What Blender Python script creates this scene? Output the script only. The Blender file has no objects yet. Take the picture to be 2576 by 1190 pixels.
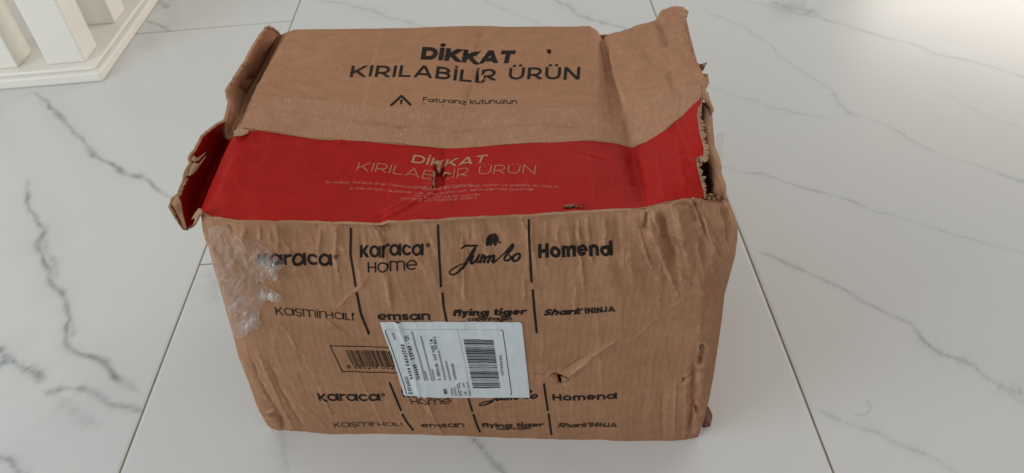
import bpy, math, random
import numpy as np
from mathutils import Matrix, Vector

random.seed(7)
rng = np.random.default_rng(11)
scene = bpy.context.scene
COL = scene.collection

# ------------------------------------------------------------------ camera
# solved from the tile joints (0.8 m apart); photo coordinates are 2576 x 1190
F_PX, CX, CY = 1935.0, 1288.0, 595.0
CAM_H = 0.7649
_vp = np.array([1192.0 - CX, -1142.0 - CY])
_r = math.radians(-5.5)
_d = np.array([_vp[0], _vp[1], F_PX]); _d /= np.linalg.norm(_d)
_e = _vp + 1000 * np.array([math.cos(_r), math.sin(_r)])
_n = np.cross(_d, np.array([_e[0], _e[1], F_PX])); _n /= np.linalg.norm(_n)
if _n[1] > 0: _n = -_n
_x = np.cross(_d, _n)
if _x[0] < 0: _x = -_x
ROT = np.array([_x, _d, _n])
CAM = np.array([0.0, 0.0, CAM_H])

cd = bpy.data.cameras.new('camera')
cam = bpy.data.objects.new('camera', cd); COL.objects.link(cam)
ax, ay, az = ROT @ np.array([1, 0, 0]), ROT @ np.array([0, -1, 0]), ROT @ np.array([0, 0, -1])
cam.matrix_world = Matrix(((ax[0], ay[0], az[0], CAM[0]), (ax[1], ay[1], az[1], CAM[1]), (ax[2], ay[2], az[2], CAM[2]), (0, 0, 0, 1)))
cd.sensor_width = 36.0
cd.lens = F_PX / 2576.0 * 36.0
cd.clip_start = 0.02; cd.clip_end = 60
cd.dof.use_dof = True
cd.dof.focus_distance = 0.76
cd.dof.aperture_fstop = 11.0
scene.camera = cam

# ------------------------------------------------------------------ world, lamps, exposure
w = bpy.data.worlds.new('World'); scene.world = w; w.use_nodes = True
bg = w.node_tree.nodes['Background']
bg.inputs[0].default_value = (1.0, 0.985, 0.955, 1); bg.inputs[1].default_value = 0.545

def area(name, loc, target, sx, sy, power, color):
    l = bpy.data.lights.new(name, 'AREA'); l.shape = 'RECTANGLE'; l.size = sx; l.size_y = sy
    l.energy = power; l.color = color
    o = bpy.data.objects.new(name, l); COL.objects.link(o); o.location = loc
    o.rotation_euler = (Vector(target) - Vector(loc)).to_track_quat('-Z', 'Y').to_euler()
    return o
area('window_light', (-2.3, -0.2, 0.95), (0, 0.65, 0.15), 1.5, 1.3, 26, (0.86, 0.95, 1.0))
area('balcony_door_light', (4.0, 4.6, 1.15), (1.0, 1.2, 0.2), 3.1, 2.1, 122, (1.0, 0.89, 0.77))
vs = scene.view_settings
vs.view_transform = 'Standard'; vs.look = 'None'; vs.exposure = 0.0; vs.gamma = 1.0; vs.use_curve_mapping = False

# ------------------------------------------------------------------ projection helpers
def rays(p):
    p = np.asarray(p, float).reshape(-1, 2)
    q = np.stack([p[:, 0] - CX, p[:, 1] - CY, np.full(len(p), F_PX)], 1)
    return q @ ROT.T
def on_z(p, z):
    v = rays(p); t = (np.asarray(z) - CAM_H) / v[:, 2]
    return CAM + v * np.reshape(t, (-1, 1))
BL = on_z([(690, 1088)], 0)[0]; BR = on_z([(1745, 1112)], 0)[0]
BW = np.linalg.norm(BR - BL); BU = (BR - BL) / BW
BN = np.array([BU[1], -BU[0], 0.0])                      # out of the front panel, towards the viewer
UP = np.array([0, 0, 1.0])
def on_front(p, o=0.0):
    v = rays(p); t = ((BL + 0) @ BN + np.asarray(o) - CAM @ BN) / (v @ BN)
    return CAM + v * np.reshape(t, (-1, 1))
def box_pt(a, d, z):                                      # box coordinates: along width, depth, height
    return BL + BU * a - BN * d + UP * z

# ------------------------------------------------------------------ noise
_tab = rng.random((256, 256)) * 2 - 1
def vnoise(x, y):
    x = np.asarray(x, float); y = np.asarray(y, float)
    xi = np.floor(x).astype(int); yi = np.floor(y).astype(int); fx = x - xi; fy = y - yi
    fx = fx * fx * (3 - 2 * fx); fy = fy * fy * (3 - 2 * fy)
    g = lambda a, b: _tab[a & 255, b & 255]
    return (g(xi, yi) * (1 - fx) + g(xi + 1, yi) * fx) * (1 - fy) + (g(xi, yi + 1) * (1 - fx) + g(xi + 1, yi + 1) * fx) * fy
def fbm(x, y, o=4):
    s = 0; a = 1.0
    for k in range(o):
        s = s + a * vnoise(x * 2 ** k + 17.3 * k, y * 2 ** k + 5.1 * k); a *= 0.5
    return s
def facets_field(x, y, cw, chh, seed, shear=0.0):
    """crumpled sheet: planar facets with sharp edges between jittered nodes, heights -1..1"""
    r = np.random.default_rng(seed); sh = x.shape; x = (x + shear * y).ravel(); y = y.ravel(); out = np.zeros(len(x))
    x0, y0 = x.min() - cw, y.min() - chh; nx = int((x.max() - x0) / cw) + 3; ny = int((y.max() - y0) / chh) + 3
    X = x0 + (np.arange(nx)[None] + r.uniform(-.42, .42, (ny, nx))) * cw; Y = y0 + (np.arange(ny)[:, None] + r.uniform(-.42, .42, (ny, nx)) + .5 * (np.arange(nx)[None] % 2)) * chh
    Z = r.uniform(-1, 1, (ny, nx)); ix = np.clip(((x - x0) / cw).astype(int), 0, nx - 1)
    order = np.argsort(ix, kind='stable'); starts = np.searchsorted(ix[order], np.arange(nx + 2))
    for i in range(nx - 1):
        cand = order[starts[max(i - 1, 0)]:starts[min(i + 3, nx + 1)]]
        if not len(cand): continue
        cx, cy = x[cand], y[cand]
        for j in range(ny - 1):
            for t in (((j, i), (j, i + 1), (j + 1, i)), ((j + 1, i + 1), (j + 1, i), (j, i + 1))):
                ax_, ay_ = X[t[0]], Y[t[0]]; bx, by = X[t[1]], Y[t[1]]; qx, qy = X[t[2]], Y[t[2]]
                m = np.where((cy >= min(ay_, by, qy)) & (cy <= max(ay_, by, qy)))[0]
                if not len(m): continue
                den = (by - qy) * (ax_ - qx) + (qx - bx) * (ay_ - qy)
                if abs(den) < 1e-12: continue
                w0 = ((by - qy) * (cx[m] - qx) + (qx - bx) * (cy[m] - qy)) / den; w1 = ((qy - ay_) * (cx[m] - qx) + (ax_ - qx) * (cy[m] - qy)) / den; w2 = 1 - w0 - w1
                k = (w0 >= -1e-6) & (w1 >= -1e-6) & (w2 >= -1e-6)
                out[cand[m[k]]] = (w0 * Z[t[0]] + w1 * Z[t[1]] + w2 * Z[t[2]])[k]
    return out.reshape(sh)
def seg_dist(P, poly):
    """distance of points P (n,k) to a polyline (m,k); also the 0..1 position along it"""
    poly = np.asarray(poly, float); best = np.full(len(P), 1e9); pos = np.zeros(len(P))
    L = np.linalg.norm(np.diff(poly, axis=0), axis=1); tot = max(L.sum(), 1e-9); acc = 0
    for i in range(len(poly) - 1):
        a, b = poly[i], poly[i + 1]; ab = b - a; l2 = max(ab @ ab, 1e-12)
        t = np.clip(((P - a) @ ab) / l2, 0, 1)
        d = np.linalg.norm(P - a - t[:, None] * ab, axis=1)
        m = d < best
        best[m] = d[m]; pos[m] = ((acc + t * L[i]) / tot)[m]
        acc += L[i]
    return best, pos
def in_poly(x, y, poly):
    poly = np.asarray(poly, float); ins = np.zeros(np.shape(x), bool); n = len(poly); j = n - 1
    for i in range(n):
        xi, yi = poly[i]; xj, yj = poly[j]
        c = ((yi > y) != (yj > y)) & (x < (xj - xi) * (y - yi) / (yj - yi + 1e-12) + xi)
        ins ^= c; j = i
    return ins
def resample(poly, n):
    poly = np.asarray(poly, float); L = np.r_[0, np.cumsum(np.linalg.norm(np.diff(poly, axis=0), axis=1))]
    t = np.linspace(0, L[-1], n)
    return np.stack([np.interp(t, L, poly[:, k]) for k in range(poly.shape[1])], 1)
def catmull(poly, n):
    p = np.asarray(poly, float); p = np.vstack([2 * p[0] - p[1], p, 2 * p[-1] - p[-2]])
    out = []
    for i in range(1, len(p) - 2):
        for t in np.linspace(0, 1, n, endpoint=False):
            a, b, c, d = p[i - 1], p[i], p[i + 1], p[i + 2]
            out.append(0.5 * (2 * b + (c - a) * t + (2 * a - 5 * b + 4 * c - d) * t * t + (3 * b - a - 3 * c + d) * t ** 3))
    out.append(p[-2])
    return np.array(out)

# ------------------------------------------------------------------ objects
def mesh_obj(name, verts, faces, mat, parent=None, smooth=True, uv=None):
    me = bpy.data.meshes.new(name)
    me.from_pydata([tuple(map(float, v)) for v in verts], [], [tuple(map(int, f)) for f in faces])
    if smooth: me.polygons.foreach_set('use_smooth', [True] * len(me.polygons))
    if uv is not None:
        ul = me.uv_layers.new(name='UVMap'); idx = np.zeros(len(me.loops), int); me.loops.foreach_get('vertex_index', idx)
        ul.data.foreach_set('uv', np.asarray(uv, float)[idx].ravel())
    me.materials.append(mat); me.update()
    o = bpy.data.objects.new(name, me); COL.objects.link(o)
    if parent is not None:
        o.parent = parent
        if parent.type == 'EMPTY': o.matrix_parent_inverse = Matrix.Translation(-parent.location)
    return o
def solidify(o, t, offset=-1.0):
    m = o.modifiers.new('thickness', 'SOLIDIFY'); m.thickness = t; m.offset = offset
def tag(o, label, cat=None, kind=None, group=None):
    if label: o['label'] = label
    if cat: o['category'] = cat
    if kind: o['kind'] = kind
    if group: o['group'] = group
    return o
def empty(name, loc):
    o = bpy.data.objects.new(name, None); COL.objects.link(o); o.location = loc; o.empty_display_size = 0.05
    return o
def set_attr(o, name, vals):
    a = o.data.attributes.new(name, 'FLOAT', 'POINT'); a.data.foreach_set('value', np.asarray(vals, float).ravel())
def rbox(name, x0, x1, y0, y1, z0, z1, mat, parent=None, bev=0.003):
    vs_ = [(x, y, z) for z in (z0, z1) for y in (y0, y1) for x in (x0, x1)]
    fs = [(0, 2, 3, 1), (4, 5, 7, 6), (0, 1, 5, 4), (2, 6, 7, 3), (0, 4, 6, 2), (1, 3, 7, 5)]
    o = mesh_obj(name, vs_, fs, mat, parent, smooth=False)
    if bev:
        m = o.modifiers.new('bevel', 'BEVEL'); m.width = bev; m.segments = 2
    return o

# ------------------------------------------------------------------ materials
class NT:
    def __init__(s, name):
        s.m = bpy.data.materials.new(name); s.m.use_nodes = True; s.t = s.m.node_tree; s.n = s.t.nodes
        s.b = s.n['Principled BSDF']; s.out = s.n['Material Output']
    def new(s, typ, **kw):
        n = s.n.new(typ)
        for k, v in kw.items(): setattr(n, k, v)
        return n
    def link(s, a, b): s.t.links.new(a, b)
    def noise(s, scale, detail=4, rough=0.55, coord=None, vec=None):
        n = s.new('ShaderNodeTexNoise'); n.inputs['Scale'].default_value = scale; n.inputs['Detail'].default_value = detail; n.inputs['Roughness'].default_value = rough
        if vec is not None: s.link(vec, n.inputs['Vector'])
        return n
    def ramp(s, fac, stops):
        r = s.new('ShaderNodeValToRGB'); e = r.color_ramp.elements
        while len(e) > 1: e.remove(e[-1])
        e[0].position = stops[0][0]; e[0].color = stops[0][1]
        for p, c in stops[1:]:
            k = e.new(p); k.color = c
        s.link(fac, r.inputs['Fac']); return r
    def mix(s, fac, a, b, typ='MIX'):
        m = s.new('ShaderNodeMix', data_type='RGBA', blend_type=typ)
        for sock, v in ((m.inputs[0], fac), (m.inputs[6], a), (m.inputs[7], b)):
            if hasattr(v, 'is_linked'): s.link(v, sock)
            else: sock.default_value = v
        return m.outputs[2]
    def math(s, op, a, b=None):
        m = s.new('ShaderNodeMath', operation=op)
        for i, v in enumerate((a, b)):
            if v is None: continue
            if hasattr(v, 'is_linked'): s.link(v, m.inputs[i])
            else: m.inputs[i].default_value = v
        return m.outputs[0]
def c4(r, g, b): return (r, g, b, 1)

def paper_mat(name, base, dark, light, rough=0.75, flecks=0.0, corr=0.33, spec=0.25, coat=0.0):
    """board surface: fibre mottling, faint flute lines along the UV's first axis, optional pale flecks"""
    t = NT(name)
    uv = t.new('ShaderNodeUVMap'); uv.uv_map = 'UVMap'
    big = t.noise(9, 3, 0.5, vec=uv.outputs[0])
    col = t.ramp(big.outputs[0], [(0.3, c4(*dark)), (0.5, c4(*base)), (0.72, c4(*light))]).outputs[0]
    mp = t.new('ShaderNodeMapping'); mp.inputs['Scale'].default_value = (1.0, 0.22, 1.0); t.link(uv.outputs[0], mp.inputs[0])
    fine = t.noise(420, 3, 0.7, vec=mp.outputs[0])
    fr = t.ramp(fine.outputs[0], [(0.3, c4(0.90, 0.90, 0.90)), (0.7, c4(1.08, 1.08, 1.08))])
    col = t.mix(1.0, col, fr.outputs[0], 'MULTIPLY')
    mid = t.noise(60, 4, 0.6, vec=uv.outputs[0])
    mr = t.ramp(mid.outputs[0], [(0.35, c4(0.93, 0.92, 0.91)), (0.65, c4(1.05, 1.05, 1.05))])
    col = t.mix(1.0, col, mr.outputs[0], 'MULTIPLY')
    if flecks:
        mp2 = t.new('ShaderNodeMapping'); mp2.inputs['Scale'].default_value = (1.0, 0.3, 1.0); t.link(uv.outputs[0], mp2.inputs[0])
        fl = t.noise(420, 2, 0.5, vec=mp2.outputs[0])
        fm = t.ramp(fl.outputs[0], [(0.60, c4(0, 0, 0)), (0.70, c4(1, 1, 1))])
        f = t.math('MULTIPLY', fm.outputs[0], flecks)
        col = t.mix(f, col, c4(0.62, 0.5, 0.34))
    at = t.new('ShaderNodeAttribute'); at.attribute_name = 'scuff'
    col = t.mix(t.math('MULTIPLY', at.outputs['Fac'], 0.75), col, c4(*[min(1, c * 1.28 + .02) for c in light]))
    t.link(col, t.b.inputs['Base Color'])
    t.b.inputs['Roughness'].default_value = rough
    t.b.inputs['Specular IOR Level'].default_value = spec
    if coat: t.b.inputs['Coat Weight'].default_value = coat; t.b.inputs['Coat Roughness'].default_value = 0.4
    wv = t.new('ShaderNodeTexWave', wave_type='BANDS', bands_direction='X', wave_profile='SIN')
    wv.inputs['Scale'].default_value = 44; wv.inputs['Distortion'].default_value = 1.2; wv.inputs['Detail'].default_value = 2; wv.inputs['Detail Scale'].default_value = 0.6
    t.link(uv.outputs[0], wv.inputs[0])
    h = t.math('ADD', t.math('MULTIPLY', wv.outputs[1], corr), t.math('MULTIPLY', fine.outputs[0], 0.10))
    h = t.math('ADD', h, t.math('MULTIPLY', mid.outputs[0], 0.35))
    bp = t.new('ShaderNodeBump'); bp.inputs['Strength'].default_value = 0.8; bp.inputs['Distance'].default_value = 0.0006
    t.link(h, bp.inputs['Height']); t.link(bp.outputs[0], t.b.inputs['Normal'])
    return t.m
def ink_mat(name, col, rough=0.6, worn=0.0, under=(0.3, 0.18, 0.1)):
    t = NT(name)
    g = t.new('ShaderNodeNewGeometry'); n = t.noise(900, 3, 0.6, vec=g.outputs['Position'])
    r = t.ramp(n.outputs[0], [(0.3, c4(*[c * 0.8 for c in col])), (0.75, c4(*[c * 1.35 for c in col]))])
    c = r.outputs[0]
    if worn:
        n2 = t.noise(500, 4, 0.7, vec=g.outputs['Position'])
        m = t.ramp(n2.outputs[0], [(0.56, c4(0, 0, 0)), (0.66, c4(1, 1, 1))])
        c = t.mix(t.math('MULTIPLY', m.outputs[0], worn), c, c4(*under))
    t.link(c, t.b.inputs['Base Color']); t.b.inputs['Roughness'].default_value = rough
    t.b.inputs['Specular IOR Level'].default_value = 0.1
    return t.m
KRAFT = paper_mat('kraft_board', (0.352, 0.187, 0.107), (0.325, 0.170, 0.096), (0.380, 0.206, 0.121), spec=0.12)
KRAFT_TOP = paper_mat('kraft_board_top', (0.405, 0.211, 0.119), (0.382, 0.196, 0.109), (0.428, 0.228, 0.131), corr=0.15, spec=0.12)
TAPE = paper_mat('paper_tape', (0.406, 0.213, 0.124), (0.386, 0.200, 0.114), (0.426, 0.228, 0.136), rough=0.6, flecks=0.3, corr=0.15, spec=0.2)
RED = paper_mat('red_print', (0.400, 0.0105, 0.0072), (0.380, 0.0092, 0.0062), (0.420, 0.0120, 0.0085), rough=0.55, corr=0.2, spec=0.14)
TORN = paper_mat('torn_board', (0.40, 0.235, 0.14), (0.30, 0.165, 0.09), (0.48, 0.30, 0.185), rough=0.9, corr=0.0)
INSIDE = paper_mat('inside_board', (0.20, 0.11, 0.065), (0.16, 0.085, 0.05), (0.24, 0.14, 0.085), rough=0.9)
SHADED = paper_mat('shaded_board', (0.14, 0.065, 0.042), (0.10, 0.045, 0.03), (0.18, 0.09, 0.058), rough=0.6)  # reddish brown flap board, darkened to carry the shadow on it
INK = ink_mat('black_ink', (0.016, 0.012, 0.011), worn=0.12)
INK_SOFT = ink_mat('worn_black_ink', (0.035, 0.022, 0.016), worn=0.35)
REV = ink_mat('unprinted_kraft', (0.42, 0.23, 0.135), 0.7)
REV_SMALL = ink_mat('unprinted_kraft_small', (0.52, 0.22, 0.175), 0.7)
LAB_INK = ink_mat('label_ink', (0.02, 0.021, 0.024))
LAB_GREY = ink_mat('label_faint_ink', (0.26, 0.27, 0.29))

def label_mat():
    t = NT('label_paper')
    g = t.new('ShaderNodeNewGeometry'); n = t.noise(38, 4, 0.55, vec=g.outputs['Position'])
    r = t.ramp(n.outputs[0], [(0.3, c4(0.55, 0.60, 0.625)), (0.7, c4(0.62, 0.665, 0.69))])
    t.link(r.outputs[0], t.b.inputs['Base Color']); t.b.inputs['Roughness'].default_value = 0.42
    return t.m
LABEL = label_mat()
def film_mat():
    """clear packing film: see-through, glossy, whitish where it is crumpled (attribute 'haze')"""
    t = NT('clear_film')
    tr = t.new('ShaderNodeBsdfTransparent'); tr.inputs[0].default_value = (0.97, 0.95, 0.94, 1)
    gl = t.new('ShaderNodeBsdfGlossy'); gl.inputs['Roughness'].default_value = 0.08; gl.inputs[0].default_value = (0.95, 0.95, 0.95, 1)
    df = t.new('ShaderNodeBsdfTranslucent'); df.inputs[0].default_value = (0.85, 0.85, 0.85, 1)
    d2 = t.new('ShaderNodeBsdfDiffuse'); d2.inputs[0].default_value = (0.85, 0.85, 0.85, 1)
    ms = t.new('ShaderNodeMixShader'); ms.inputs[0].default_value = 0.5; t.link(df.outputs[0], ms.inputs[1]); t.link(d2.outputs[0], ms.inputs[2])
    at = t.new('ShaderNodeAttribute'); at.attribute_name = 'haze'
    g = t.new('ShaderNodeNewGeometry'); n = t.noise(160, 4, 0.65, vec=g.outputs['Position'])
    hz = t.math('MULTIPLY', at.outputs['Fac'], t.ramp(n.outputs[0], [(0.3, c4(.45, .45, .45)), (0.65, c4(1, 1, 1))]).outputs[0])
    m1 = t.new('ShaderNodeMixShader'); t.link(hz, m1.inputs[0]); t.link(tr.outputs[0], m1.inputs[1]); t.link(ms.outputs[0], m1.inputs[2])
    fw = t.new('ShaderNodeLayerWeight'); fw.inputs[0].default_value = 0.5
    fr = t.math('MULTIPLY', t.math('POWER', fw.outputs['Facing'], 3.5), 0.5)
    m2 = t.new('ShaderNodeMixShader'); t.link(t.math('ADD', fr, 0.045), m2.inputs[0]); t.link(m1.outputs[0], m2.inputs[1]); t.link(gl.outputs[0], m2.inputs[2])
    t.link(m2.outputs[0], t.out.inputs[0])
    return t.m
FILM = film_mat()
def tile_mat():
    t = NT('marble_tile')
    at = t.new('ShaderNodeAttribute'); at.attribute_name = 'vein'
    ah = t.new('ShaderNodeAttribute'); ah.attribute_name = 'cloud'
    g = t.new('ShaderNodeNewGeometry')
    n = t.noise(2.2, 4, 0.5, vec=g.outputs['Position'])
    base = t.ramp(n.outputs[0], [(0.3, c4(0.625, 0.635, 0.625)), (0.7, c4(0.66, 0.668, 0.655))]).outputs[0]
    c = t.mix(ah.outputs['Fac'], base, c4(0.38, 0.42, 0.41))
    n2 = t.noise(70, 5, 0.7, vec=g.outputs['Position'])
    brk = t.ramp(n2.outputs[0], [(0.25, c4(.62, .62, .62)), (0.7, c4(1.1, 1.1, 1.1))]).outputs[0]
    vf = t.math('MULTIPLY', at.outputs['Fac'], brk)
    c = t.mix(vf, c, c4(0.105, 0.118, 0.118))
    t.link(c, t.b.inputs['Base Color'])
    t.b.inputs['Roughness'].default_value = 0.25; t.b.inputs['Specular IOR Level'].default_value = 0.36
    bn = t.noise(9, 2, 0.5, vec=g.outputs['Position'])
    bp = t.new('ShaderNodeBump'); bp.inputs['Strength'].default_value = 0.05; bp.inputs['Distance'].default_value = 0.004
    t.link(bn.outputs[0], bp.inputs['Height']); t.link(bp.outputs[0], t.b.inputs['Normal'])
    return t.m
TILE = tile_mat()
def simple(name, a, b, rough=0.6, scale=40, spec=0.4):
    t = NT(name); g = t.new('ShaderNodeNewGeometry'); n = t.noise(scale, 4, 0.6, vec=g.outputs['Position'])
    t.link(t.ramp(n.outputs[0], [(0.3, c4(*a)), (0.7, c4(*b))]).outputs[0], t.b.inputs['Base Color'])
    t.b.inputs['Roughness'].default_value = rough; t.b.inputs['Specular IOR Level'].default_value = spec
    return t.m
GROUT = simple('beige_grout', (0.24, 0.205, 0.14), (0.34, 0.30, 0.22), 0.9, 60, 0.1)
WHITE = simple('white_gloss_paint', (0.80, 0.775, 0.71), (0.84, 0.815, 0.75), 0.35, 8)

# ------------------------------------------------------------------ floor
GX0, TW, TL_ = -0.492, 0.8, 1.6
floor = rbox('floor', -6, 6, -3, 7, -0.05, -0.0012, GROUT, bev=0)
tag(floor, 'pale marbled tile floor with beige joints', kind='structure')
VEINS = [  # photo polyline, width m, strength, cloud
 ([(71,228),(105,248),(140,282),(155,300),(180,325),(195,343),(207,352),(240,390),(275,413),(310,432),(365,450),(385,462),(435,502),(470,520)], .0062, .8, .22, -1),
 ([(71,440),(67,514),(86,547),(102,566),(110,592),(97,624),(105,660),(126,679),(126,702),(149,739),(160,765),(168,802),(160,823),(173,865),(210,888),(252,907),(283,938),(325,970),(367,996)], .0062, .95, .34, -1),
 ([(118,560),(112,600),(120,640),(140,676),(150,700)], .008, .35, .3, -1),
 ([(-30,862),(0,880),(26,901),(63,928),(94,949),(115,965)], .008, .75, .35, -1),
 ([(-20,920),(5,917),(20,905)], .010, .9, .4, -1),
 ([(100,983),(131,989),(160,984),(183,980),(236,985),(278,1006),(325,1027),(362,1032)], .0055, .7, .28, -1),
 ([(147,1006),(185,1030),(220,1053),(270,1070)], .012, .22, .25, -1),
 ([(-20,1140),(0,1148),(26,1158),(52,1190),(70,1215)], .007, .7, .3, -1),
 ([(168,802),(182,830),(190,850)], .006, .4, .25, -1),
 ([(374,50),(400,62),(428,78)], .006, .75, .2, -1),
 ([(404,0),(412,14),(418,22)], .012, .5, .3, -1),
 ([(1164,1092),(1190,1115),(1226,1151),(1262,1183),(1275,1200)], .0048, .9, .25, 0),
 ([(705,1085),(712,1130),(716,1167),(714,1200)], .007, .32, .28, 0),
 ([(519,671),(535,710),(550,749),(560,780)], .010, .20, .25, 0),
 ([(780,-8),(804,0),(860,8),(915,22),(950,36),(994,48),(1048,62),(1120,78)], .006, .42, .25, 0),
 ([(1205,-14),(1219,0),(1267,24),(1338,52),(1400,80)], .004, .5, .12, 0),
 ([(1380,-12),(1395,0),(1433,19),(1452,36),(1490,50),(1538,62),(1600,80)], .0065, .75, .3, 0),
 ([(1840,-14),(1876,0),(1952,19),(2010,34),(2071,50),(2143,69),(2228,93),(2309,117),(2357,136),(2428,152),(2576,195),(2640,215)], .0045, .72, .2, 1),
 ([(1930,2),(1975,16),(2030,28),(2065,44)], .016, .35, .6, 1),
 ([(1738,10),(1800,38),(1867,67),(1943,119),(2010,176),(2090,224),(2105,252),(2138,285),(2171,295),(2262,333),(2333,376),(2428,409),(2514,438),(2576,459),(2640,480)], .0038, .5, .14, 1),
 ([(2090,235),(2106,255),(2140,286),(2172,296)], .006, .5, .2, 1),
 ([(2500,434),(2540,445),(2600,470)], .006, .6, .2, 1),
 ([(1735,195),(1781,216),(1867,247),(1962,274),(2048,293),(2109,295)], .0045, .34, .14, 1),
 ([(1780,405),(1814,419),(1881,433),(1976,459),(2095,488),(2190,521),(2285,554),(2333,566),(2401,590),(2576,634),(2650,655)], .0038, .62, .12, 1),
 ([(2371,228),(2420,258),(2476,290),(2576,323),(2640,340)], .0035, .38, .1, 1),
 ([(1877,613),(1892,626),(1981,663),(2071,700),(2165,749),(2244,791),(2291,815),(2312,844),(2348,878),(2417,899),(2453,928),(2506,964),(2576,1022),(2620,1050)], .0042, .78, .2, 1),
 ([(2295,830),(2348,878),(2400,893),(2440,915),(2470,938)], .007, .75, .3, 1),
 ([(2506,960),(2540,978),(2600,996)], .006, .45, .4, 1),
 ([(2030,1020),(2044,1027),(2086,1046),(2160,1072),(2233,1101),(2322,1143),(2406,1190),(2430,1205)], .0045, .55, .2, 1),
 ([(2190,950),(2176,1004)], .0001, .0, .0, 1),
]
def make_tile(x0, x1, y0, y1, colid, fine):
    g = 0.0014; x0 += g; x1 -= g; y0 += g; y1 -= g
    def axis(a, b, lo, hi):
        st = 0.0032; pts = [a]
        c = max(a, lo); d = min(b, hi)
        if fine and c < d:
            if c > a: pts += list(np.linspace(a, c, 6)[1:])
            pts += list(np.linspace(c, d, max(2, int((d - c) / st)))[1:])
            if d < b: pts += list(np.linspace(d, b, 6)[1:])
        else: pts = list(np.linspace(a, b, 8))
        return np.array(pts)
    X = axis(x0, x1, -1.25, 1.15); Y = axis(y0, y1, 0.40, 1.80)
    gx, gy = np.meshgrid(X, Y); z = np.zeros_like(gx)
    e = np.minimum(np.minimum(gx - x0, x1 - gx), np.minimum(gy - y0, y1 - gy)); z[e < 0.0002] = -0.0005
    ny, nx = gx.shape
    V = np.stack([gx.ravel(), gy.ravel(), z.ravel()], 1)
    I = np.arange(nx * ny).reshape(ny, nx)
    Fc = np.stack([I[:-1, :-1].ravel(), I[:-1, 1:].ravel(), I[1:, 1:].ravel(), I[1:, :-1].ravel()], 1).tolist()
    # skirt
    ring = list(I[0, :]) + list(I[1:, -1]) + list(I[-1, -2::-1]) + list(I[-2:0:-1, 0])
    base = len(V); low = V[ring].copy(); low[:, 2] = -0.0052; V = np.vstack([V, low]); m = len(ring)
    for k in range(m): Fc.append((ring[k], base + k, base + (k + 1) % m, ring[(k + 1) % m]))
    o = mesh_obj('tile', V, Fc, TILE, floor, smooth=False)
    vein = np.zeros(len(V)); cloud = np.zeros(len(V))
    if fine:
        P = V[:, :2]
        W = P + 0.006 * np.stack([fbm(P[:, 0] * 26, P[:, 1] * 26, 5), fbm(P[:, 0] * 26 + 50, P[:, 1] * 26 + 9, 5)], 1) * 0.8
        for pl, wd, st, cl, cid in VEINS:
            if cid != colid or st <= 0: continue
            q = on_z(catmull(pl, 6), 0)[:, :2]
            lo = q.min(0) - 0.12; hi = q.max(0) + 0.12
            s = np.where((P[:, 0] > lo[0]) & (P[:, 0] < hi[0]) & (P[:, 1] > lo[1]) & (P[:, 1] < hi[1]))[0]
            if not len(s): continue
            d, t = seg_dist(W[s], q)
            ww = wd * (0.78 if colid == -1 else 0.62) * (0.62 + 0.55 * (vnoise(t * 17 + len(pl), t * 3 + wd * 999) + 0.6)) * np.clip(np.minimum(t, 1 - t) * 9 + 0.35, 0, 1)
            k = np.exp(-(d / np.maximum(ww, 1e-4)) ** 2 * 1.3) * st * np.clip(np.minimum(t, 1 - t) * 8 + 0.2, 0, 1)
            k *= (0.85 if colid == -1 else 0.62) * (0.75 + 0.4 * vnoise(t * 29 + 3, P[s, 0] * 40))
            vein[s] = np.maximum(vein[s], k)
            cloud[s] = np.maximum(cloud[s], cl * np.exp(-(d / (ww * 3.4)) ** 1.2) * (0.7 + 0.5 * vnoise(t * 11 + 7, d * 30)) * np.clip(np.minimum(t, 1 - t) * 6, 0, 1))
    set_attr(o, 'vein', np.clip(vein, 0, 1)); set_attr(o, 'cloud', np.clip(cloud, 0, 1))
for c in range(-3, 4):
    xo = GX0 + (c) * TW
    off = 0.036 if c % 2 else -0.757
    for r in range(-1, 3):
        y0 = off + r * TL_
        fine = c in (-1, 0, 1) and y0 < 1.75 and y0 + TL_ > 0.42
        make_tile(xo, xo + TW, y0, y0 + TL_, c, fine)

# ------------------------------------------------------------------ white railing, top left
rail = empty('white_railing', (-0.95, 1.5, 0))
tag(rail, 'white painted wooden railing of square posts on a flat base, top left corner', 'railing')
def rchild(name, *a, **k):
    return rbox(name, *a, parent=rail, **k)
rchild('base_board', -1.9, -0.849, 1.427, 2.6, 0.0005, 0.021, WHITE, bev=0.003)
rchild('base_moulding', -1.9, -0.862, 1.440, 2.6, 0.021, 0.029, WHITE, bev=0.0025)
for x in (-0.966, -1.108, -1.250, -1.392, -1.534):
    rchild('post', x, x + 0.08, 1.462, 1.530, 0.029, 0.90, WHITE)
for y in (1.637, 1.812, 1.987, 2.162, 2.337):
    rchild('post', -0.966, -0.886, y, y + 0.068, 0.029, 0.90, WHITE)
rchild('handrail', -1.6, -0.875, 1.45, 1.542, 0.90, 0.94, WHITE, bev=0.008)
rchild('handrail', -0.977, -0.875, 1.542, 2.45, 0.90, 0.94, WHITE, bev=0.008)

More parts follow.
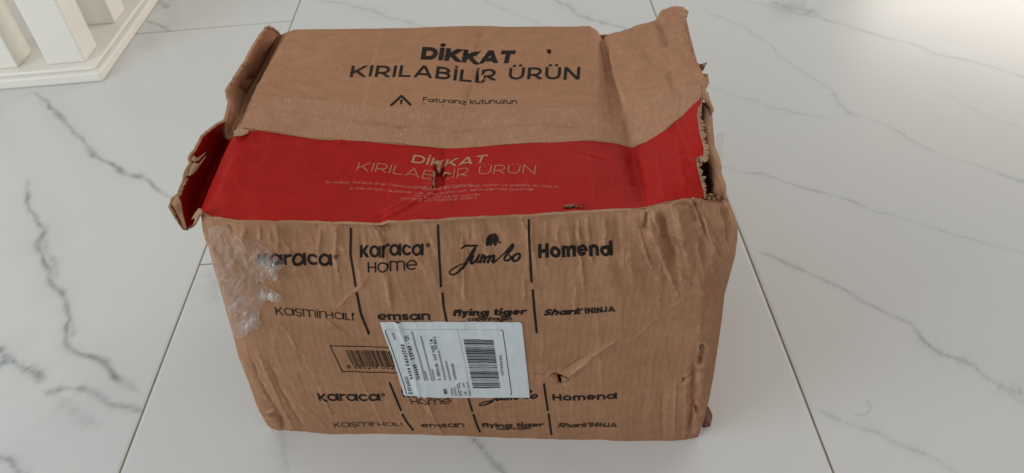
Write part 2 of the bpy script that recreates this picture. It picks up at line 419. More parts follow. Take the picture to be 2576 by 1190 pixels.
# ------------------------------------------------------------------ panels of the box
def curve_u(pts, n):
    p = np.asarray(pts, float)
    if p.shape[1] == 3:
        t = np.linspace(0, 1, n); return np.stack([np.interp(t, p[:, 0], p[:, 1]), np.interp(t, p[:, 0], p[:, 2])], 1)
    return resample(p, n)
def smooth_grid(A, it, axis):
    for _ in range(it):
        B = A.copy()
        if axis == 0: B[1:-1] = (A[:-2] + 2 * A[1:-1] + A[2:]) / 4
        else: B[:, 1:-1] = (A[:, :-2] + 2 * A[:, 1:-1] + A[:, 2:]) / 4
        A = B
    return A
class Panel:
    """a sheet between four edge curves, lifted to 3D by place(pixels, offset), then creased along its normal"""
    def __init__(s, near, far, left, right, nu, nv, place, off, jag=0.0, smooth=6, edge=.028, chord=True):
        # v runs from near (0) to far (1); u from left to right
        N, Fa, L, R = curve_u(near, nu), curve_u(far, nu), curve_u(left, nv), curve_u(right, nv)
        def soft(c):
            if chord: return c[0] + (c[-1] - c[0]) * np.linspace(0, 1, nv)[:, None]
            q = c.copy()
            for _ in range(int(nv * 1.2)): q[1:-1] = (q[:-2] + 2 * q[1:-1] + q[2:]) / 4
            return q
        Ls, Rs = soft(L), soft(R); k = np.arange(nv); end = np.clip(np.minimum(k, nv - 1 - k) / 4, 0, 1)[:, None]
        dL, dR = L - Ls, R - Rs
        jL = np.stack([fbm(k * .35, k * 0 + 13) * jag, k * 0], 1) * end; jR = np.stack([fbm(k * .35, k * 0 + 3) * jag, k * 0], 1) * end
        u = np.linspace(0, 1, nu)[None, :, None]; v = np.linspace(0, 1, nv)[:, None, None]
        C = (1 - v) * N[None] + v * Fa[None] + (1 - u) * Ls[:, None] + u * Rs[:, None] \
            - ((1 - u) * (1 - v) * N[0] + u * (1 - v) * N[-1] + (1 - u) * v * Fa[0] + u * v * Fa[-1])
        C = C + np.exp(-(u / edge) ** 2) * dL[:, None] + np.exp(-((1 - u) / edge) ** 2) * dR[:, None]
        C = C + np.exp(-(u / .006) ** 2) * jL[:, None] + np.exp(-((1 - u) / .006) ** 2) * jR[:, None]
        s.px, s.nu, s.nv = C, nu, nv
        U, V = np.meshgrid(np.linspace(0, 1, nu), np.linspace(0, 1, nv)); s.U, s.V = U, V
        O = off(U, V, s) if callable(off) else np.full((nv, nu), off)
        O = smooth_grid(smooth_grid(O, smooth, 1), smooth, 0)
        s.base = place(C.reshape(-1, 2), O.ravel()).reshape(nv, nu, 3)
        s.P = s.base.copy(); s.N = s.normals(s.base); s.disp = np.zeros((nv, nu)); s.scuff = np.zeros((nv, nu)); s.hole = np.zeros((nv - 1, nu - 1), bool)
        du = np.linalg.norm(np.diff(s.base, axis=1), axis=2); dv = np.linalg.norm(np.diff(s.base, axis=0), axis=2)
        s.uv = np.stack([np.c_[np.zeros(nv), np.cumsum(du, 1)], np.vstack([np.zeros(nu), np.cumsum(dv, 0)])], 2)
    rub = 1.0
    def normals(s, P):
        a = np.gradient(P, axis=1); b = np.gradient(P, axis=0); n = np.cross(a, b)
        n /= np.maximum(np.linalg.norm(n, axis=2, keepdims=True), 1e-12)
        if n[s.nv // 2, s.nu // 2] @ (CAM - P[s.nv // 2, s.nu // 2]) < 0: n = -n; s.flip = True
        else: s.flip = False
        return n
    def find(s, p):
        p = np.asarray(p, float).reshape(-1, 2)
        st = 10; cg = s.px[::st, ::st].reshape(-1, 2); w = s.px[::st, ::st].shape[1]
        k = np.empty(len(p), int)
        for a in range(0, len(p), 4000):
            k[a:a + 4000] = np.argmin(((p[a:a + 4000, None] - cg[None]) ** 2).sum(2), 1)
        fj = (k // w * st).astype(float); fi = (k % w * st).astype(float)
        for _ in range(8):
            c = s.lerp(s.px, fi, fj); e = p - c
            gi = s.lerp(s.px, np.minimum(fi + .5, s.nu - 1), fj) - s.lerp(s.px, np.maximum(fi - .5, 0), fj)
            gj = s.lerp(s.px, fi, np.minimum(fj + .5, s.nv - 1)) - s.lerp(s.px, fi, np.maximum(fj - .5, 0))
            det = gi[:, 0] * gj[:, 1] - gi[:, 1] * gj[:, 0]; det = np.where(abs(det) < 1e-9, 1e-9, det)
            fi = np.clip(fi + np.clip((e[:, 0] * gj[:, 1] - e[:, 1] * gj[:, 0]) / det, -10, 10), 0, s.nu - 1.001)
            fj = np.clip(fj + np.clip((gi[:, 0] * e[:, 1] - gi[:, 1] * e[:, 0]) / det, -10, 10), 0, s.nv - 1.001)
        return fi, fj
    def lerp(s, A, fi, fj):
        i = np.minimum(fi.astype(int), s.nu - 2); j = np.minimum(fj.astype(int), s.nv - 2); a = (fi - i)[:, None]; b = (fj - j)[:, None]
        return (A[j, i] * (1 - a) + A[j, i + 1] * a) * (1 - b) + (A[j + 1, i] * (1 - a) + A[j + 1, i + 1] * a) * b
    def crease(s, pts, amp, wid, kind='ridge', taper=True):
        """pts photo polyline on the sheet, amp and wid in mm"""
        q = s.lerp(s.base, *s.find(catmull(pts, 4) if len(pts) > 2 else resample(pts, 6)))
        B = s.base.reshape(-1, 3); amp *= .001; wid *= .001
        lo, hi = q.min(0) - wid * 6, q.max(0) + wid * 6
        sel = np.where(((B > lo) & (B < hi)).all(1))[0]
        if not len(sel): return
        jit = 0.0012 * np.stack([fbm(B[sel, 0] * 90, B[sel, 2] * 90 + B[sel, 1] * 90, 3)] * 3, 1) * np.array([1, 0, 0])
        d, t = seg_dist(B[sel] + jit, q)
        if kind == 'ridge': f = np.exp(-(d / wid) ** 1.1)
        elif kind == 'tent': f = np.clip(1 - d / wid, 0, 1)
        elif kind == 'step':                                   # one-sided fold: high on the right side of the line, falling away
            dirv = q[-1] - q[0]; nrm = np.cross(dirv, s.N.reshape(-1, 3)[sel].mean(0)); nrm /= np.linalg.norm(nrm) + 1e-9
            side = np.einsum('ij,j->i', B[sel] - q[(t * (len(q) - 1)).astype(int)], nrm)
            f = np.where(side > 0, np.exp(-side / wid), 0.0) / (1 + np.exp(-side / 0.0008)) * 2 * 0.5 * np.exp(-(d / wid) ** 2 * .5)
        if taper: f = f * np.clip(np.minimum(t, 1 - t) * 5 + 0.12, 0, 1)
        s.disp.reshape(-1)[sel] += f * amp
        if amp > 0 and kind != 'tent':
            g = np.exp(-(d / .0009) ** 2) * min(1, amp / .002) * np.clip(.55 + .9 * fbm(B[sel, 0] * 120, B[sel, 2] * 50 + B[sel, 1] * 50, 3), 0, 1) * np.clip(np.minimum(t, 1 - t) * 6, 0, 1)
            s.scuff.reshape(-1)[sel] = np.maximum(s.scuff.reshape(-1)[sel], g)
    def dent(s, poly, depth, soft=1.5):
        poly = np.asarray(poly, float); X = s.px.reshape(-1, 2); d, _ = seg_dist(X, np.vstack([poly, poly[:1]])); d = np.where(in_poly(X[:, 0], X[:, 1], poly), d, -d)
        s.disp -= (depth * np.clip((d + soft) / (2 * soft), 0, 1)).reshape(s.disp.shape)
    def cut(s, poly):
        c = (s.px[:-1, :-1] + s.px[1:, 1:]) / 2; s.hole |= in_poly(c[..., 0], c[..., 1], poly)
    def finish(s):
        hi = s.disp - smooth_grid(smooth_grid(s.disp, 10, 0), 10, 1)            # paper rubbed pale where folds stand proud
        s.scuff = np.clip(np.maximum(s.scuff, np.clip(hi / .00028 - .15, 0, .8) * s.rub * np.clip(.5 + .9 * fbm(s.U * 90, s.V * 60, 3), 0, 1)), 0, 1)
        s.P = s.base + s.N * s.disp[..., None]; s.N2 = s.normals(s.P)
    def at(s, p, lift=0.00025):
        f = s.find(p); n = s.lerp(s.N2, *f); n /= np.linalg.norm(n, axis=1, keepdims=True)
        return s.lerp(s.P, *f) + n * np.reshape(lift, (-1, 1))
    def build(s, name, mat, parent, thick=0.0026, under=None):
        I = np.arange(s.nu * s.nv).reshape(s.nv, s.nu); keep = ~s.hole
        q = [I[:-1, :-1], I[:-1, 1:], I[1:, 1:], I[1:, :-1]]
        if s.flip: q = q[::-1]
        Fc = np.stack([a[keep] for a in q], 1)
        o = mesh_obj(name, s.P.reshape(-1, 3), Fc.tolist(), mat, parent, uv=s.uv.reshape(-1, 2))
        set_attr(o, 'scuff', s.scuff)
        if thick:
            solidify(o, thick); o.data.materials.append(under or mat); o.data.materials.append(TORN)
            o.modifiers['thickness'].material_offset = 1; o.modifiers['thickness'].material_offset_rim = 2
        return o

def table(us, vs_, rows):
    us = np.asarray(us); vs_ = np.asarray(vs_); rows = np.asarray(rows, float)
    def f(U, V, s=None):
        t = np.stack([np.interp(U[0], us, r) for r in rows], 0)
        out = np.empty(U.shape)
        for i in range(U.shape[1]): out[:, i] = np.interp(V[:, i], vs_, t[:, i])
        return out
    return f

box = empty('cardboard_box', tuple(BL + BU * BW / 2 - BN * 0.18))
tag(box, 'battered brown cardboard parcel box with crushed torn edges and red printed flap', 'box')

# ---- front panel
front_top = [(0,505,540),(.03,530,549),(.09,600,556),(.2,760,560),(.3,900,564),(.345,960,566),(.36,975,560),(.45,1100,555),(.62,1330,544),(.73,1480,533),(.84,1625,526),(.86,1650,520),(.885,1690,508),(.925,1735,500),(.955,1776,503),(.975,1805,500),(1,1832,506)]
front_bot = [(0,690,1086),(.02,712,1092),(.2,900,1094),(.45,1170,1100),(.75,1500,1108),(.96,1700,1113),(1,1745,1112)]
front_left = [(505,540),(514,580),(522,620),(540,690),(562,760),(580,820),(602,900),(628,970),(652,1030),(664,1052),(672,1068),(690,1086)]
front_right = [(1832,506),(1846,538),(1856,570),(1855,600),(1850,640),(1836,690),(1823,738),(1816,800),(1806,870),(1796,940),(1785,1000),(1772,1055),(1757,1098),(1745,1112)]
def front_off(U, V, s):
    o = table([0, .015, .05, .12, .5, .8, .9, .95, .98, 1], [0, .12, .35, .6, 1],
      [[-.014, -.006, .001, .003, -.002, .004, .006, .002, -.008, -.022],
       [-.010, -.004, .002, .004, .001, .006, .011, .008, -.004, -.022],
       [-.010, -.003, .002, .004, .003, .004, .005, .004, -.002, -.014],
       [-.009, -.003, .001, .003, .003, .002, .001, .002, -.002, -.012],
       [-.006, -.002, .000, .000, .000, .000, .000, .000, -.001, -.006]])(U, 1 - V)
    return o
front = Panel(front_bot, front_top, front_left[::-1], front_right[::-1], 520, 340, on_front, front_off, smooth=9, edge=.06, chord=False)
B = front.base.reshape(-1, 3); fa = ((B - BL) @ BU).reshape(front.U.shape); fz = B[:, 2].reshape(front.U.shape)
# broad unevenness and crushed flutes, stronger near the top edge
topw = np.clip((fz - 0.19) / 0.13, 0, 1) ** 1.2
front.disp += 0.0009 * fbm(fa * 10, fz * 6, 2) + 0.0009 * facets_field(fa, fz, .030, .075, 3) + .00035 * facets_field(fa, fz, .012, .05, 5)
front.disp += topw * (0.0019 * facets_field(fa, fz, .0085, .045, 8, .06) + .0015 * facets_field(fa, fz, .022, .06, 9, -.05))
corner = np.clip((fa - .385) / .05, 0, 1) * np.clip((fz - .215) / .09, 0, 1) * np.clip((1 - front.U) / .04, 0, 1)
front.disp += corner * (0.0044 * facets_field(fa, fz, .016, .060, 12, .25) + .0022 * facets_field(fa, fz, .007, .028, 14, .2))
low = np.clip((.10 - fa) / .08, 0, 1) * np.clip((.14 - fz) / .1, 0, 1)
front.disp += low * 0.0014 * facets_field(fa, fz, .012, .06, 16, .35)
for pts, amp, wd, kind in [
  ([(704,566),(704,636)], 1.6, 7, 'step'), ([(806,570),(800,634)], 1.3, 3, 'ridge'), ([(850,564),(847,631),(861,721)], 1.8, 7, 'step'),
  ([(966,570),(978,709),(989,784)], 2.6, 9, 'step'), ([(960,566),(968,640),(978,709)], -1.6, 3, 'ridge'), ([(931,690),(890,735),(844,776)], .9, 3, 'ridge'), ([(658,566),(658,604)], 1.6, 5, 'step'),
  ([(620,562),(612,610)], 1.2, 4, 'ridge'), ([(580,560),(588,600)], -1.4, 4, 'ridge'), ([(735,566),(742,660)], -.8, 4, 'ridge'), ([(905,650),(910,720)], .8, 3, 'ridge'),
  ([(1164,566),(1167,660),(1171,758)], 1.6, 5, 'step'), ([(1158,566),(1162,720)], -.8, 3, 'ridge'), ([(1455,545),(1464,652),(1475,738)], 2.4, 6, 'step'), ([(1479,545),(1486,610),(1495,668)], 1.9, 5, 'step'),
  ([(1446,560),(1452,640)], -1.2, 3, 'ridge'), ([(1518,545),(1524,640)], 1.3, 4, 'ridge'), ([(1400,556),(1404,660)], 1.0, 4, 'ridge'), ([(1372,556),(1370,600)], .8, 3, 'ridge'),
  ([(1320,690),(1323,766)], 1.2, 4, 'step'), ([(1448,690),(1444,780)], 1.0, 3, 'ridge'), ([(1550,540),(1560,650)], -1.2, 4, 'ridge'),
  ([(1610,570),(1628,640),(1648,682)], 2.2, 6, 'step'), ([(1657,530),(1676,610),(1697,672)], -3.0, 5, 'ridge'), ([(1622,524),(1624,552),(1630,580)], -4.0, 3, 'ridge'), ([(1640,524),(1652,570),(1660,610)], 2.5, 6, 'ridge'),
  ([(1763,520),(1785,590),(1806,645)], 2.6, 6, 'step'), ([(1740,515),(1755,560)], -2.5, 4, 'ridge'), ([(1700,515),(1712,560),(1722,620)], 2.2, 5, 'ridge'), ([(1800,515),(1820,560),(1826,610)], -2.4, 5, 'ridge'), ([(1815,515),(1838,560)], 2.2, 5, 'ridge'),
  ([(1690,520),(1720,512),(1770,520)], -2.0, 4, 'ridge'),
  ([(1558,877),(1600,846),(1680,780),(1740,735)], .38, 2.2, 'ridge'),
  ([(698,800),(725,845),(755,885)], .8, 3, 'ridge'), ([(624,890),(660,980),(722,1088)], -2.4, 5, 'ridge'), ([(650,881),(690,975),(743,1090)], 1.8, 6, 'step'), ([(668,900),(720,1010),(770,1090)], -1.4, 4, 'ridge'),
  ([(759,881),(800,960),(842,1060)], 1.3, 4, 'step'), ([(902,938),(935,1005),(970,1078)], .9, 4, 'step'), ([(1066,985),(1090,1045),(1118,1094)], 1.8, 4, 'step'), ([(1050,990),(1076,1050)], -.7, 4, 'ridge'),
  ([(676,1040),(698,1058),(714,1088)], -2.6, 4, 'ridge'), ([(664,1048),(690,1060)], 1.2, 3, 'step'), ([(668,1040),(690,1034)], 1.6, 4, 'ridge'), ([(610,850),(640,940),(690,1040)], 1.0, 5, 'ridge'), ([(700,815),(690,880),(720,960)], .5, 5, 'ridge'),
  ([(1702,940),(1700,1030),(1698,1110)], 1.4, 5, 'step'), ([(1747,905),(1743,1000),(1735,1110)], -3.6, 5, 'ridge'), ([(1763,770),(1760,850),(1755,930)], 1.2, 5, 'step'), ([(1668,970),(1665,1108)], -1.0, 5, 'ridge'), ([(1725,930),(1722,1108)], 1.0, 5, 'ridge'),
  ([(1640,840),(1634,1000),(1630,1108)], .5, 8, 'ridge'), ([(1500,740),(1508,900),(1512,980)], .5, 4, 'ridge'), ([(1560,720),(1562,860)], .4, 4, 'ridge'), ([(1240,1000),(1246,1090)], .4, 5, 'ridge'),
  ([(1385,940),(1408,953),(1414,968)], -5.5, 4.5, 'ridge'), ([(1418,955),(1450,930),(1490,896),(1530,868),(1560,850)], 1.6, 5, 'ridge'), ([(1420,930),(1450,912),(1475,898)], -1.8, 4, 'ridge'), ([(1340,940),(1380,944)], -1.5, 4, 'ridge'),
  ([(1768,872),(1764,902),(1762,918)], -2.8, 3.5, 'ridge'), ([(1715,958),(1735,950),(1748,946)], -2.2, 3.5, 'ridge'), ([(1752,1028),(1757,1040)], -3, 3, 'ridge')]:
    front.crease(pts, amp * (1.5 if amp > 0 else 1.7), wd * .68, kind)
rr = random.Random(4)
for k in range(34):                                          # small crushed flutes along the upper band
    x = rr.uniform(560, 1820); y0 = rr.uniform(556, 640); l = rr.uniform(30, 130)
    front.crease([(x, y0), (x + rr.uniform(-6, 12), y0 + l)], rr.choice([-1, 1]) * rr.uniform(.5, 1.6), rr.uniform(1.2, 3.5), rr.choice(['ridge', 'step']))
for k in range(26):
    x = rr.uniform(620, 1740); y0 = rr.uniform(760, 1000); l = rr.uniform(60, 160); sl = (x - 1400) / 1340
    front.crease([(x, y0), (x - sl * l * -0.5 * -1, y0 + l)], rr.choice([-1, 1]) * rr.uniform(.25, .8), rr.uniform(3, 7), 'ridge')
front.cut([(1402,952),(1408,948),(1413,956),(1412,966),(1406,964)])
for poly, dp in (([(1762,906),(1768,905),(1767,916),(1762,918)], .004), ([(1751,1026),(1757,1030),(1760,1042),(1755,1042)], .006), ([(1716,954),(1723,954),(1722,962),(1717,961)], .004), ([(1760,868),(1769,866),(1770,880),(1762,881)], .003)):
    front.dent(poly, dp, 2.0)
front.disp *= np.clip((1 - front.V) / .02, 0, 1) * np.clip(.25 + (1 - front.U) / .03, 0, 1)
front.finish()
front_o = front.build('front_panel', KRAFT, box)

# ---- top of the box: z along the front edge comes from the front panel
_fe = front.P[-1]; _fpx = front.px[-1]
def edge_z(x): return np.interp(x, _fpx[:, 0], _fe[:, 2])
red_near = [(0,431,522),(.022,446,552),(.045,470,576),(.06,484,566),(.078,501,533),(.1,530,546),(.14,600,554),(.25,760,559),(.345,900,562),(.385,955,558),(.40,972,556),(.49,1100,549),(.65,1330,539),(.76,1480,530),(.84,1600,526),(.87,1640,521),(.905,1690,506),(.94,1735,499),(1,1776,500)]
red_far = [(0,567,306),(.022,570,322),(.045,573,344),(.06,577,350),(.078,588,336),(.1,612,322),(.14,660,330),(.25,800,350),(.345,930,358),(.40,1000,363),(.49,1120,373),(.53,1180,371),(.65,1340,361),(.76,1490,354),(.82,1560,361),(.845,1590,369),(.87,1625,356),(.905,1672,328),(.94,1710,298),(.97,1735,272),(1,1766,247)]
red_left = [(431,522),(437,502),(451,492),(468,452),(470,434),(489,409),(478,399),(486,389),(492,380),(509,346),(521,333),(548,314),(567,306)]
red_right = [(1776,500),(1774,480),(1767,455),(1762,435),(1757,416),(1758,402),(1774,396),(1775,372),(1767,345),(1762,320),(1758,290),(1762,268),(1766,247)]
_ft = np.array(front_top)
red_near = [(u, x, (float(np.interp(x, _ft[:, 1], _ft[:, 2])) - 1.0 if x > 520 else y)) for u, x, y in red_near]
def red_off(U, V, s):
    x0 = s.px[0, :, 0]; zf = edge_z(np.clip(x0, 506, 1826))
    us = [0, .022, .045, .06, .078, .1, .2, .49, .7, .82, .845, .87, .93, 1]
    dz0 = np.interp(U[0], us, [.006, -.024, -.046, -.042, -.001, -.001, -.001, -.001, -.001, -.001, -.001, -.001, -.001, -.001])
    zr = np.interp(U[0], us, [.360, .338, .315, .313, .350, .355, .347, .331, .331, .331, .329, .338, .362, .380])
    near = zf + dz0
    t = V; mid = np.interp(U[0], us, [0, 0, 0, 0, 0, 0, -.001, -.004, 0, 0, -.003, 0, .004, .006])
    return near[None] * (1 - t) + zr[None] * t + mid[None] * np.sin(np.pi * t)
red = Panel(red_near, red_far, red_left, red_right, 340, 130, on_z, red_off, jag=1.2, smooth=3)
Rb = red.base; ra = ((Rb - BL) @ BU); rd = -((Rb - BL) @ BN)
red.disp += 0.0006 * fbm(ra * 10, rd * 8, 2) + .0009 * facets_field(ra, rd, .035, .05, 21, .1) + np.clip((ra - .40) / .04, 0, 1) * .0017 * facets_field(ra, rd, .018, .05, 22)
for pts, amp, wd, kind in [
  ([(1590,365),(1602,440),(1626,525)], -2.4, 6, 'ridge'), ([(1590,365),(1602,440),(1626,525)], -1.2, 2.4, 'ridge'), ([(1120,372),(1110,400),(1104,425)], -2.2, 6, 'ridge'), ([(960,556),(1010,528),(1070,498),(1110,470)], -1.6, 6, 'step'), ([(945,540),(1000,516),(1060,490)], 1.3, 9, 'ridge'),
  ([(640,392),(665,404)], -1.0, 5, 'ridge'), ([(545,500),(600,380)], .9, 4, 'ridge'), ([(1450,380),(1510,398),(1545,410)], -1.2, 4, 'step'), ([(1690,400),(1730,375)], -1.3, 5, 'ridge'), ([(1720,445),(1740,400)], -1.6, 5, 'ridge'),
  ([(1650,380),(1668,510)], .9, 6, 'ridge'), ([(1700,330),(1722,500)], .9, 6, 'ridge'), ([(1480,380),(1496,520)], .5, 6, 'ridge'), ([(1320,380),(1330,520)], .4, 8, 'ridge'), ([(780,370),(740,540)], .4, 8, 'ridge'),
  ([(855,352),(862,360)], 1.5, 3, 'ridge'), ([(640,335),(650,350),(652,365)], -1.2, 5, 'ridge'), ([(1740,480),(1700,500)], -1.2, 5, 'ridge'), ([(1122,436),(1150,440),(1172,438)], -1.2, 3, 'ridge'),
  ([(1090,470),(1070,472)], -1.5, 3, 'ridge')]:
    red.crease(pts, amp * 1.4, wd, kind)
red.crease([(505,528),(550,430),(592,344)], 1.5, 2.2, taper=False)
RECESS = [(1093,421),(1104,417),(1117,423),(1121,436),(1118,455),(1117,466),(1100,472),(1089,468),(1086,452),(1090,434)]
red.dent(RECESS, .007)
for poly in ([(1418,518),(1448,514),(1450,522),(1420,526)], [(569,322),(573,324),(579,338),(592,342),(590,347),(576,346),(570,338)], [(1084,472),(1090,466),(1092,470),(1088,476),(1066,478)]):
    red.cut(poly)
red.rub = .5; red.finish()
red_o = red.build('red_flap', RED, box, under=INSIDE)
tag(red_o, 'red printed front flap with torn right edge and curled left edge')

# ---- rear flap (kraft) and the paper tape over the joint
rear_near = red_far
rear_far = [(0,672,68),(.022,686,72),(.045,702,84),(.06,708,88),(.078,718,80),(.1,740,73),(.25,900,72),(.4,1060,70),(.53,1190,67),(.65,1320,66),(.78,1484,64),(.805,1504,76),(.82,1515,99),(.835,1528,88),(.87,1570,70),(.905,1620,60),(.94,1655,48),(.955,1666,28),(1,1722,19)]
rear_left = [(567,306),(573,290),(579,258),(576,248),(571,231),(585,207),(599,185),(610,168),(619,157),(630,135),(642,111),(658,88),(672,68)]
rear_right = [(1766,247),(1776,236),(1779,210),(1771,190),(1764,178),(1754,160),(1745,127),(1735,90),(1724,42),(1722,19)]
def rear_off(U, V, s):
    us = [0, .022, .045, .06, .078, .1, .2, .49, .53, .65, .78, .82, .845, .87, .93, 1]
    z0 = np.interp(U[0], [0, .022, .045, .06, .078, .1, .2, .49, .7, .82, .845, .87, .93, 1], [.356, .346, .338, .338, .352, .355, .347, .331, .331, .331, .329, .338, .362, .380])
    z1 = np.interp(U[0], us, [.340, .322, .302, .299, .334, .337, .336, .334, .334, .332, .330, .322, .332, .338, .346, .350])
    mid = np.interp(U[0], us, [.003, -.010, -.024, -.026, .001, .002, .001, -.005, -.006, -.002, .001, -.002, .002, .006, .010, .008])
    k = np.clip((V - .18) / .2, 0, 1)
    return z0[None] * (1 - V) + z1[None] * V + mid[None] * np.sin(np.pi * V) ** .8 * np.where(U < .08, k, 1)
rear = Panel(rear_near, rear_far, rear_left, rear_right, 340, 170, on_z, rear_off, jag=1.4, smooth=3)
Rb = rear.base; ra = ((Rb - BL) @ BU); rd = -((Rb - BL) @ BN)
rear.disp += 0.0007 * fbm(ra * 10, rd * 7, 2) + .0013 * facets_field(ra, rd, .045, .06, 31, .1) + .0004 * facets_field(ra, rd, .02, .04, 32)
rear.disp += np.clip((ra - .385) / .03, 0, 1) * (0.0027 * facets_field(ra, rd, .018, .05, 33, .15) + .0010 * facets_field(ra, rd, .008, .025, 34))
joint = [(600,292),(640,275),(740,290),(860,306),(980,318),(1100,324),(1155,332),(1190,328),(1300,322),(1390,318),(1450,322),(1545,326),(1578,336)]
for pts, amp, wd, kind in [
  (joint, 1.9, 7, 'step'), (joint, -2.2, 2.0, 'ridge'), ([(1515,99),(1532,180),(1560,280),(1590,366)], -2.6, 2.0, 'ridge'), ([(1578,332),(1640,310),(1700,285),(1725,266)], -1.2, 3, 'ridge'), ([(1515,99),(1532,180),(1560,280),(1590,366)], -1.8, 5, 'ridge'), ([(1528,110),(1550,190),(1580,290)], 1.6, 7, 'ridge'),
  ([(1212,68),(1200,130),(1195,195)], -2.2, 6, 'ridge'), ([(1195,195),(1175,260),(1158,330)], -1.8, 5, 'step'), ([(960,70),(935,180),(905,300)], .9, 5, 'ridge'), ([(1395,72),(1372,130),(1360,250)], .7, 5, 'ridge'),
  ([(700,170),(735,215),(780,262)], -.8, 3, 'ridge'), ([(800,248),(818,250),(826,249)], -1.4, 3, 'ridge'), ([(1476,80),(1490,180),(1496,240)], -.8, 4, 'ridge'), ([(1504,80),(1500,160),(1508,230)], .7, 4, 'ridge'),
  ([(1655,48),(1670,90),(1672,120)], -3.2, 5, 'ridge'), ([(1680,130),(1690,200),(1705,250)], -1.2, 4, 'ridge'), ([(1620,95),(1600,130),(1590,170),(1560,220)], -1.4, 3.5, 'step'), ([(1640,180),(1660,250)], .9, 5, 'ridge'), ([(1590,180),(1620,280)], .7, 6, 'ridge'),
  ([(1695,40),(1720,120),(1740,170)], .9, 4, 'ridge'), ([(600,215),(615,228),(628,240)], -2.0, 4, 'ridge'), ([(618,205),(640,196)], -2.2, 4, 'ridge'), ([(660,130),(690,95)], 1.4, 4, 'ridge'), ([(628,262),(655,215),(735,76)], .9, 4, 'ridge'),
  ([(1195,185),(1215,205)], -4.5, 4.5, 'ridge'), ([(1205,185),(1222,200)], 2.2, 4, 'ridge'), ([(1378,122),(1382,132)], -4.5, 4, 'tent'), ([(1085,128),(1200,140),(1290,128)], -.4, 8, 'ridge'), ([(1160,340),(1130,368)], -1.2, 5, 'ridge'),
  ([(770,330),(830,352),(855,356)], .9, 4, 'ridge'), ([(600,262),(596,310)], 1.2, 4, 'ridge'), ([(612,264),(606,315)], -1.2, 3, 'ridge'), ([(1730,200),(1755,212),(1772,208)], -1.5, 4, 'ridge')]:
    rear.crease(pts, amp * 1.4, wd, kind)
rear.crease([(733,79),(680,172),(624,264)], 1.6, 2.2, taper=False); rear.crease([(706,90),(662,170),(618,250)], -3.0, 3.0)
rear.crease([(660,140),(680,108),(694,92)], 1.8, 2.0)
for poly in ([(1376,120),(1386,120),(1383,134)], [(1196,200),(1203,190),(1208,192),(1200,207)]):
    rear.cut(poly)
rear.rub = .3; rear.finish()
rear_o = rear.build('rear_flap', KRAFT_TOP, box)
tag(rear_o, 'plain brown rear flap with black warning lettering and buckled right end')

# ------------------------------------------------------------------ flat shapes laid on a panel (print, labels, tape)
def mesh2d(sdf, x0, x1, y0, y1, st):
    """marching squares over sdf(X, Y) < 0 -> (verts2d, faces)"""
    nx = max(2, int(math.ceil((x1 - x0) / st)) + 1); ny = max(2, int(math.ceil((y1 - y0) / st)) + 1)
    X, Y = np.meshgrid(np.linspace(x0, x1, nx), np.linspace(y0, y1, ny)); D = sdf(X.ravel(), Y.ravel()).reshape(X.shape)
    V = []; Fc = []; key = {}
    def vert(k, x, y):
        if k not in key: key[k] = len(V); V.append((x, y))
        return key[k]
    neg = D < 0
    anyc = neg[:-1, :-1] | neg[1:, :-1] | neg[:-1, 1:] | neg[1:, 1:]
    for j, i in zip(*np.where(anyc)):
        cs = [(j, i), (j, i + 1), (j + 1, i + 1), (j + 1, i)]; f = []
        for a in range(4):
            p, q = cs[a], cs[(a + 1) % 4]
            if neg[p]: f.append(vert(p, X[p], Y[p]))
            if neg[p] != neg[q]:
                t = D[p] / (D[p] - D[q]); lo, hi = min(p, q), max(p, q)
                f.append(vert((lo, hi), X[p] + (X[q] - X[p]) * t, Y[p] + (Y[q] - Y[p]) * t))
        if len(f) > 2: Fc.append(f)
    return np.array(V).reshape(-1, 2), Fc
def orient(P3, Fc):
    if not len(Fc): return Fc
    f = Fc[len(Fc) // 2]; a, b, c = P3[f[0]], P3[f[1]], P3[f[2]]
    if np.cross(b - a, c - a) @ (CAM - a) < 0: return [t[::-1] for t in Fc]
    return Fc
def lay(panel, name, sdf, bb, st, mat, parent, lift=0.00025, thick=0, attr=None):
    V, Fc = mesh2d(sdf, bb[0], bb[1], bb[2], bb[3], st)
    if not len(V): return None
    L = lift(V) if callable(lift) else lift
    P = panel.at(V, L)
    o = mesh_obj(name, P, orient(P, Fc), mat, parent, uv=V * 0.00045)
    if attr is not None: set_attr(o, 'haze', attr(V))
    if thick: solidify(o, thick, 1.0)
    return o
def sd_poly(poly):
    poly = np.asarray(poly, float); cl = np.vstack([poly, poly[:1]])
    def f(x, y):
        d, _ = seg_dist(np.stack([x, y], 1), cl); return np.where(in_poly(x, y, poly), -d, d)
    return f
def sd_stroke(pls):
    """pls: list of (polyline, half width) with an optional list of widths"""
    def f(x, y):
        P = np.stack([x, y], 1); m = np.full(len(P), 1e9)
        for pl, hw in pls:
            d, t = seg_dist(P, pl)
            h_ = np.interp(t, np.linspace(0, 1, len(hw)), hw) if isinstance(hw, (list, tuple)) else hw
            m = np.minimum(m, d - h_)
        return m
    return f
def bbox(pts, m):
    p = np.asarray(pts); return (p[:, 0].min() - m, p[:, 0].max() + m, p[:, 1].min() - m, p[:, 1].max() + m)

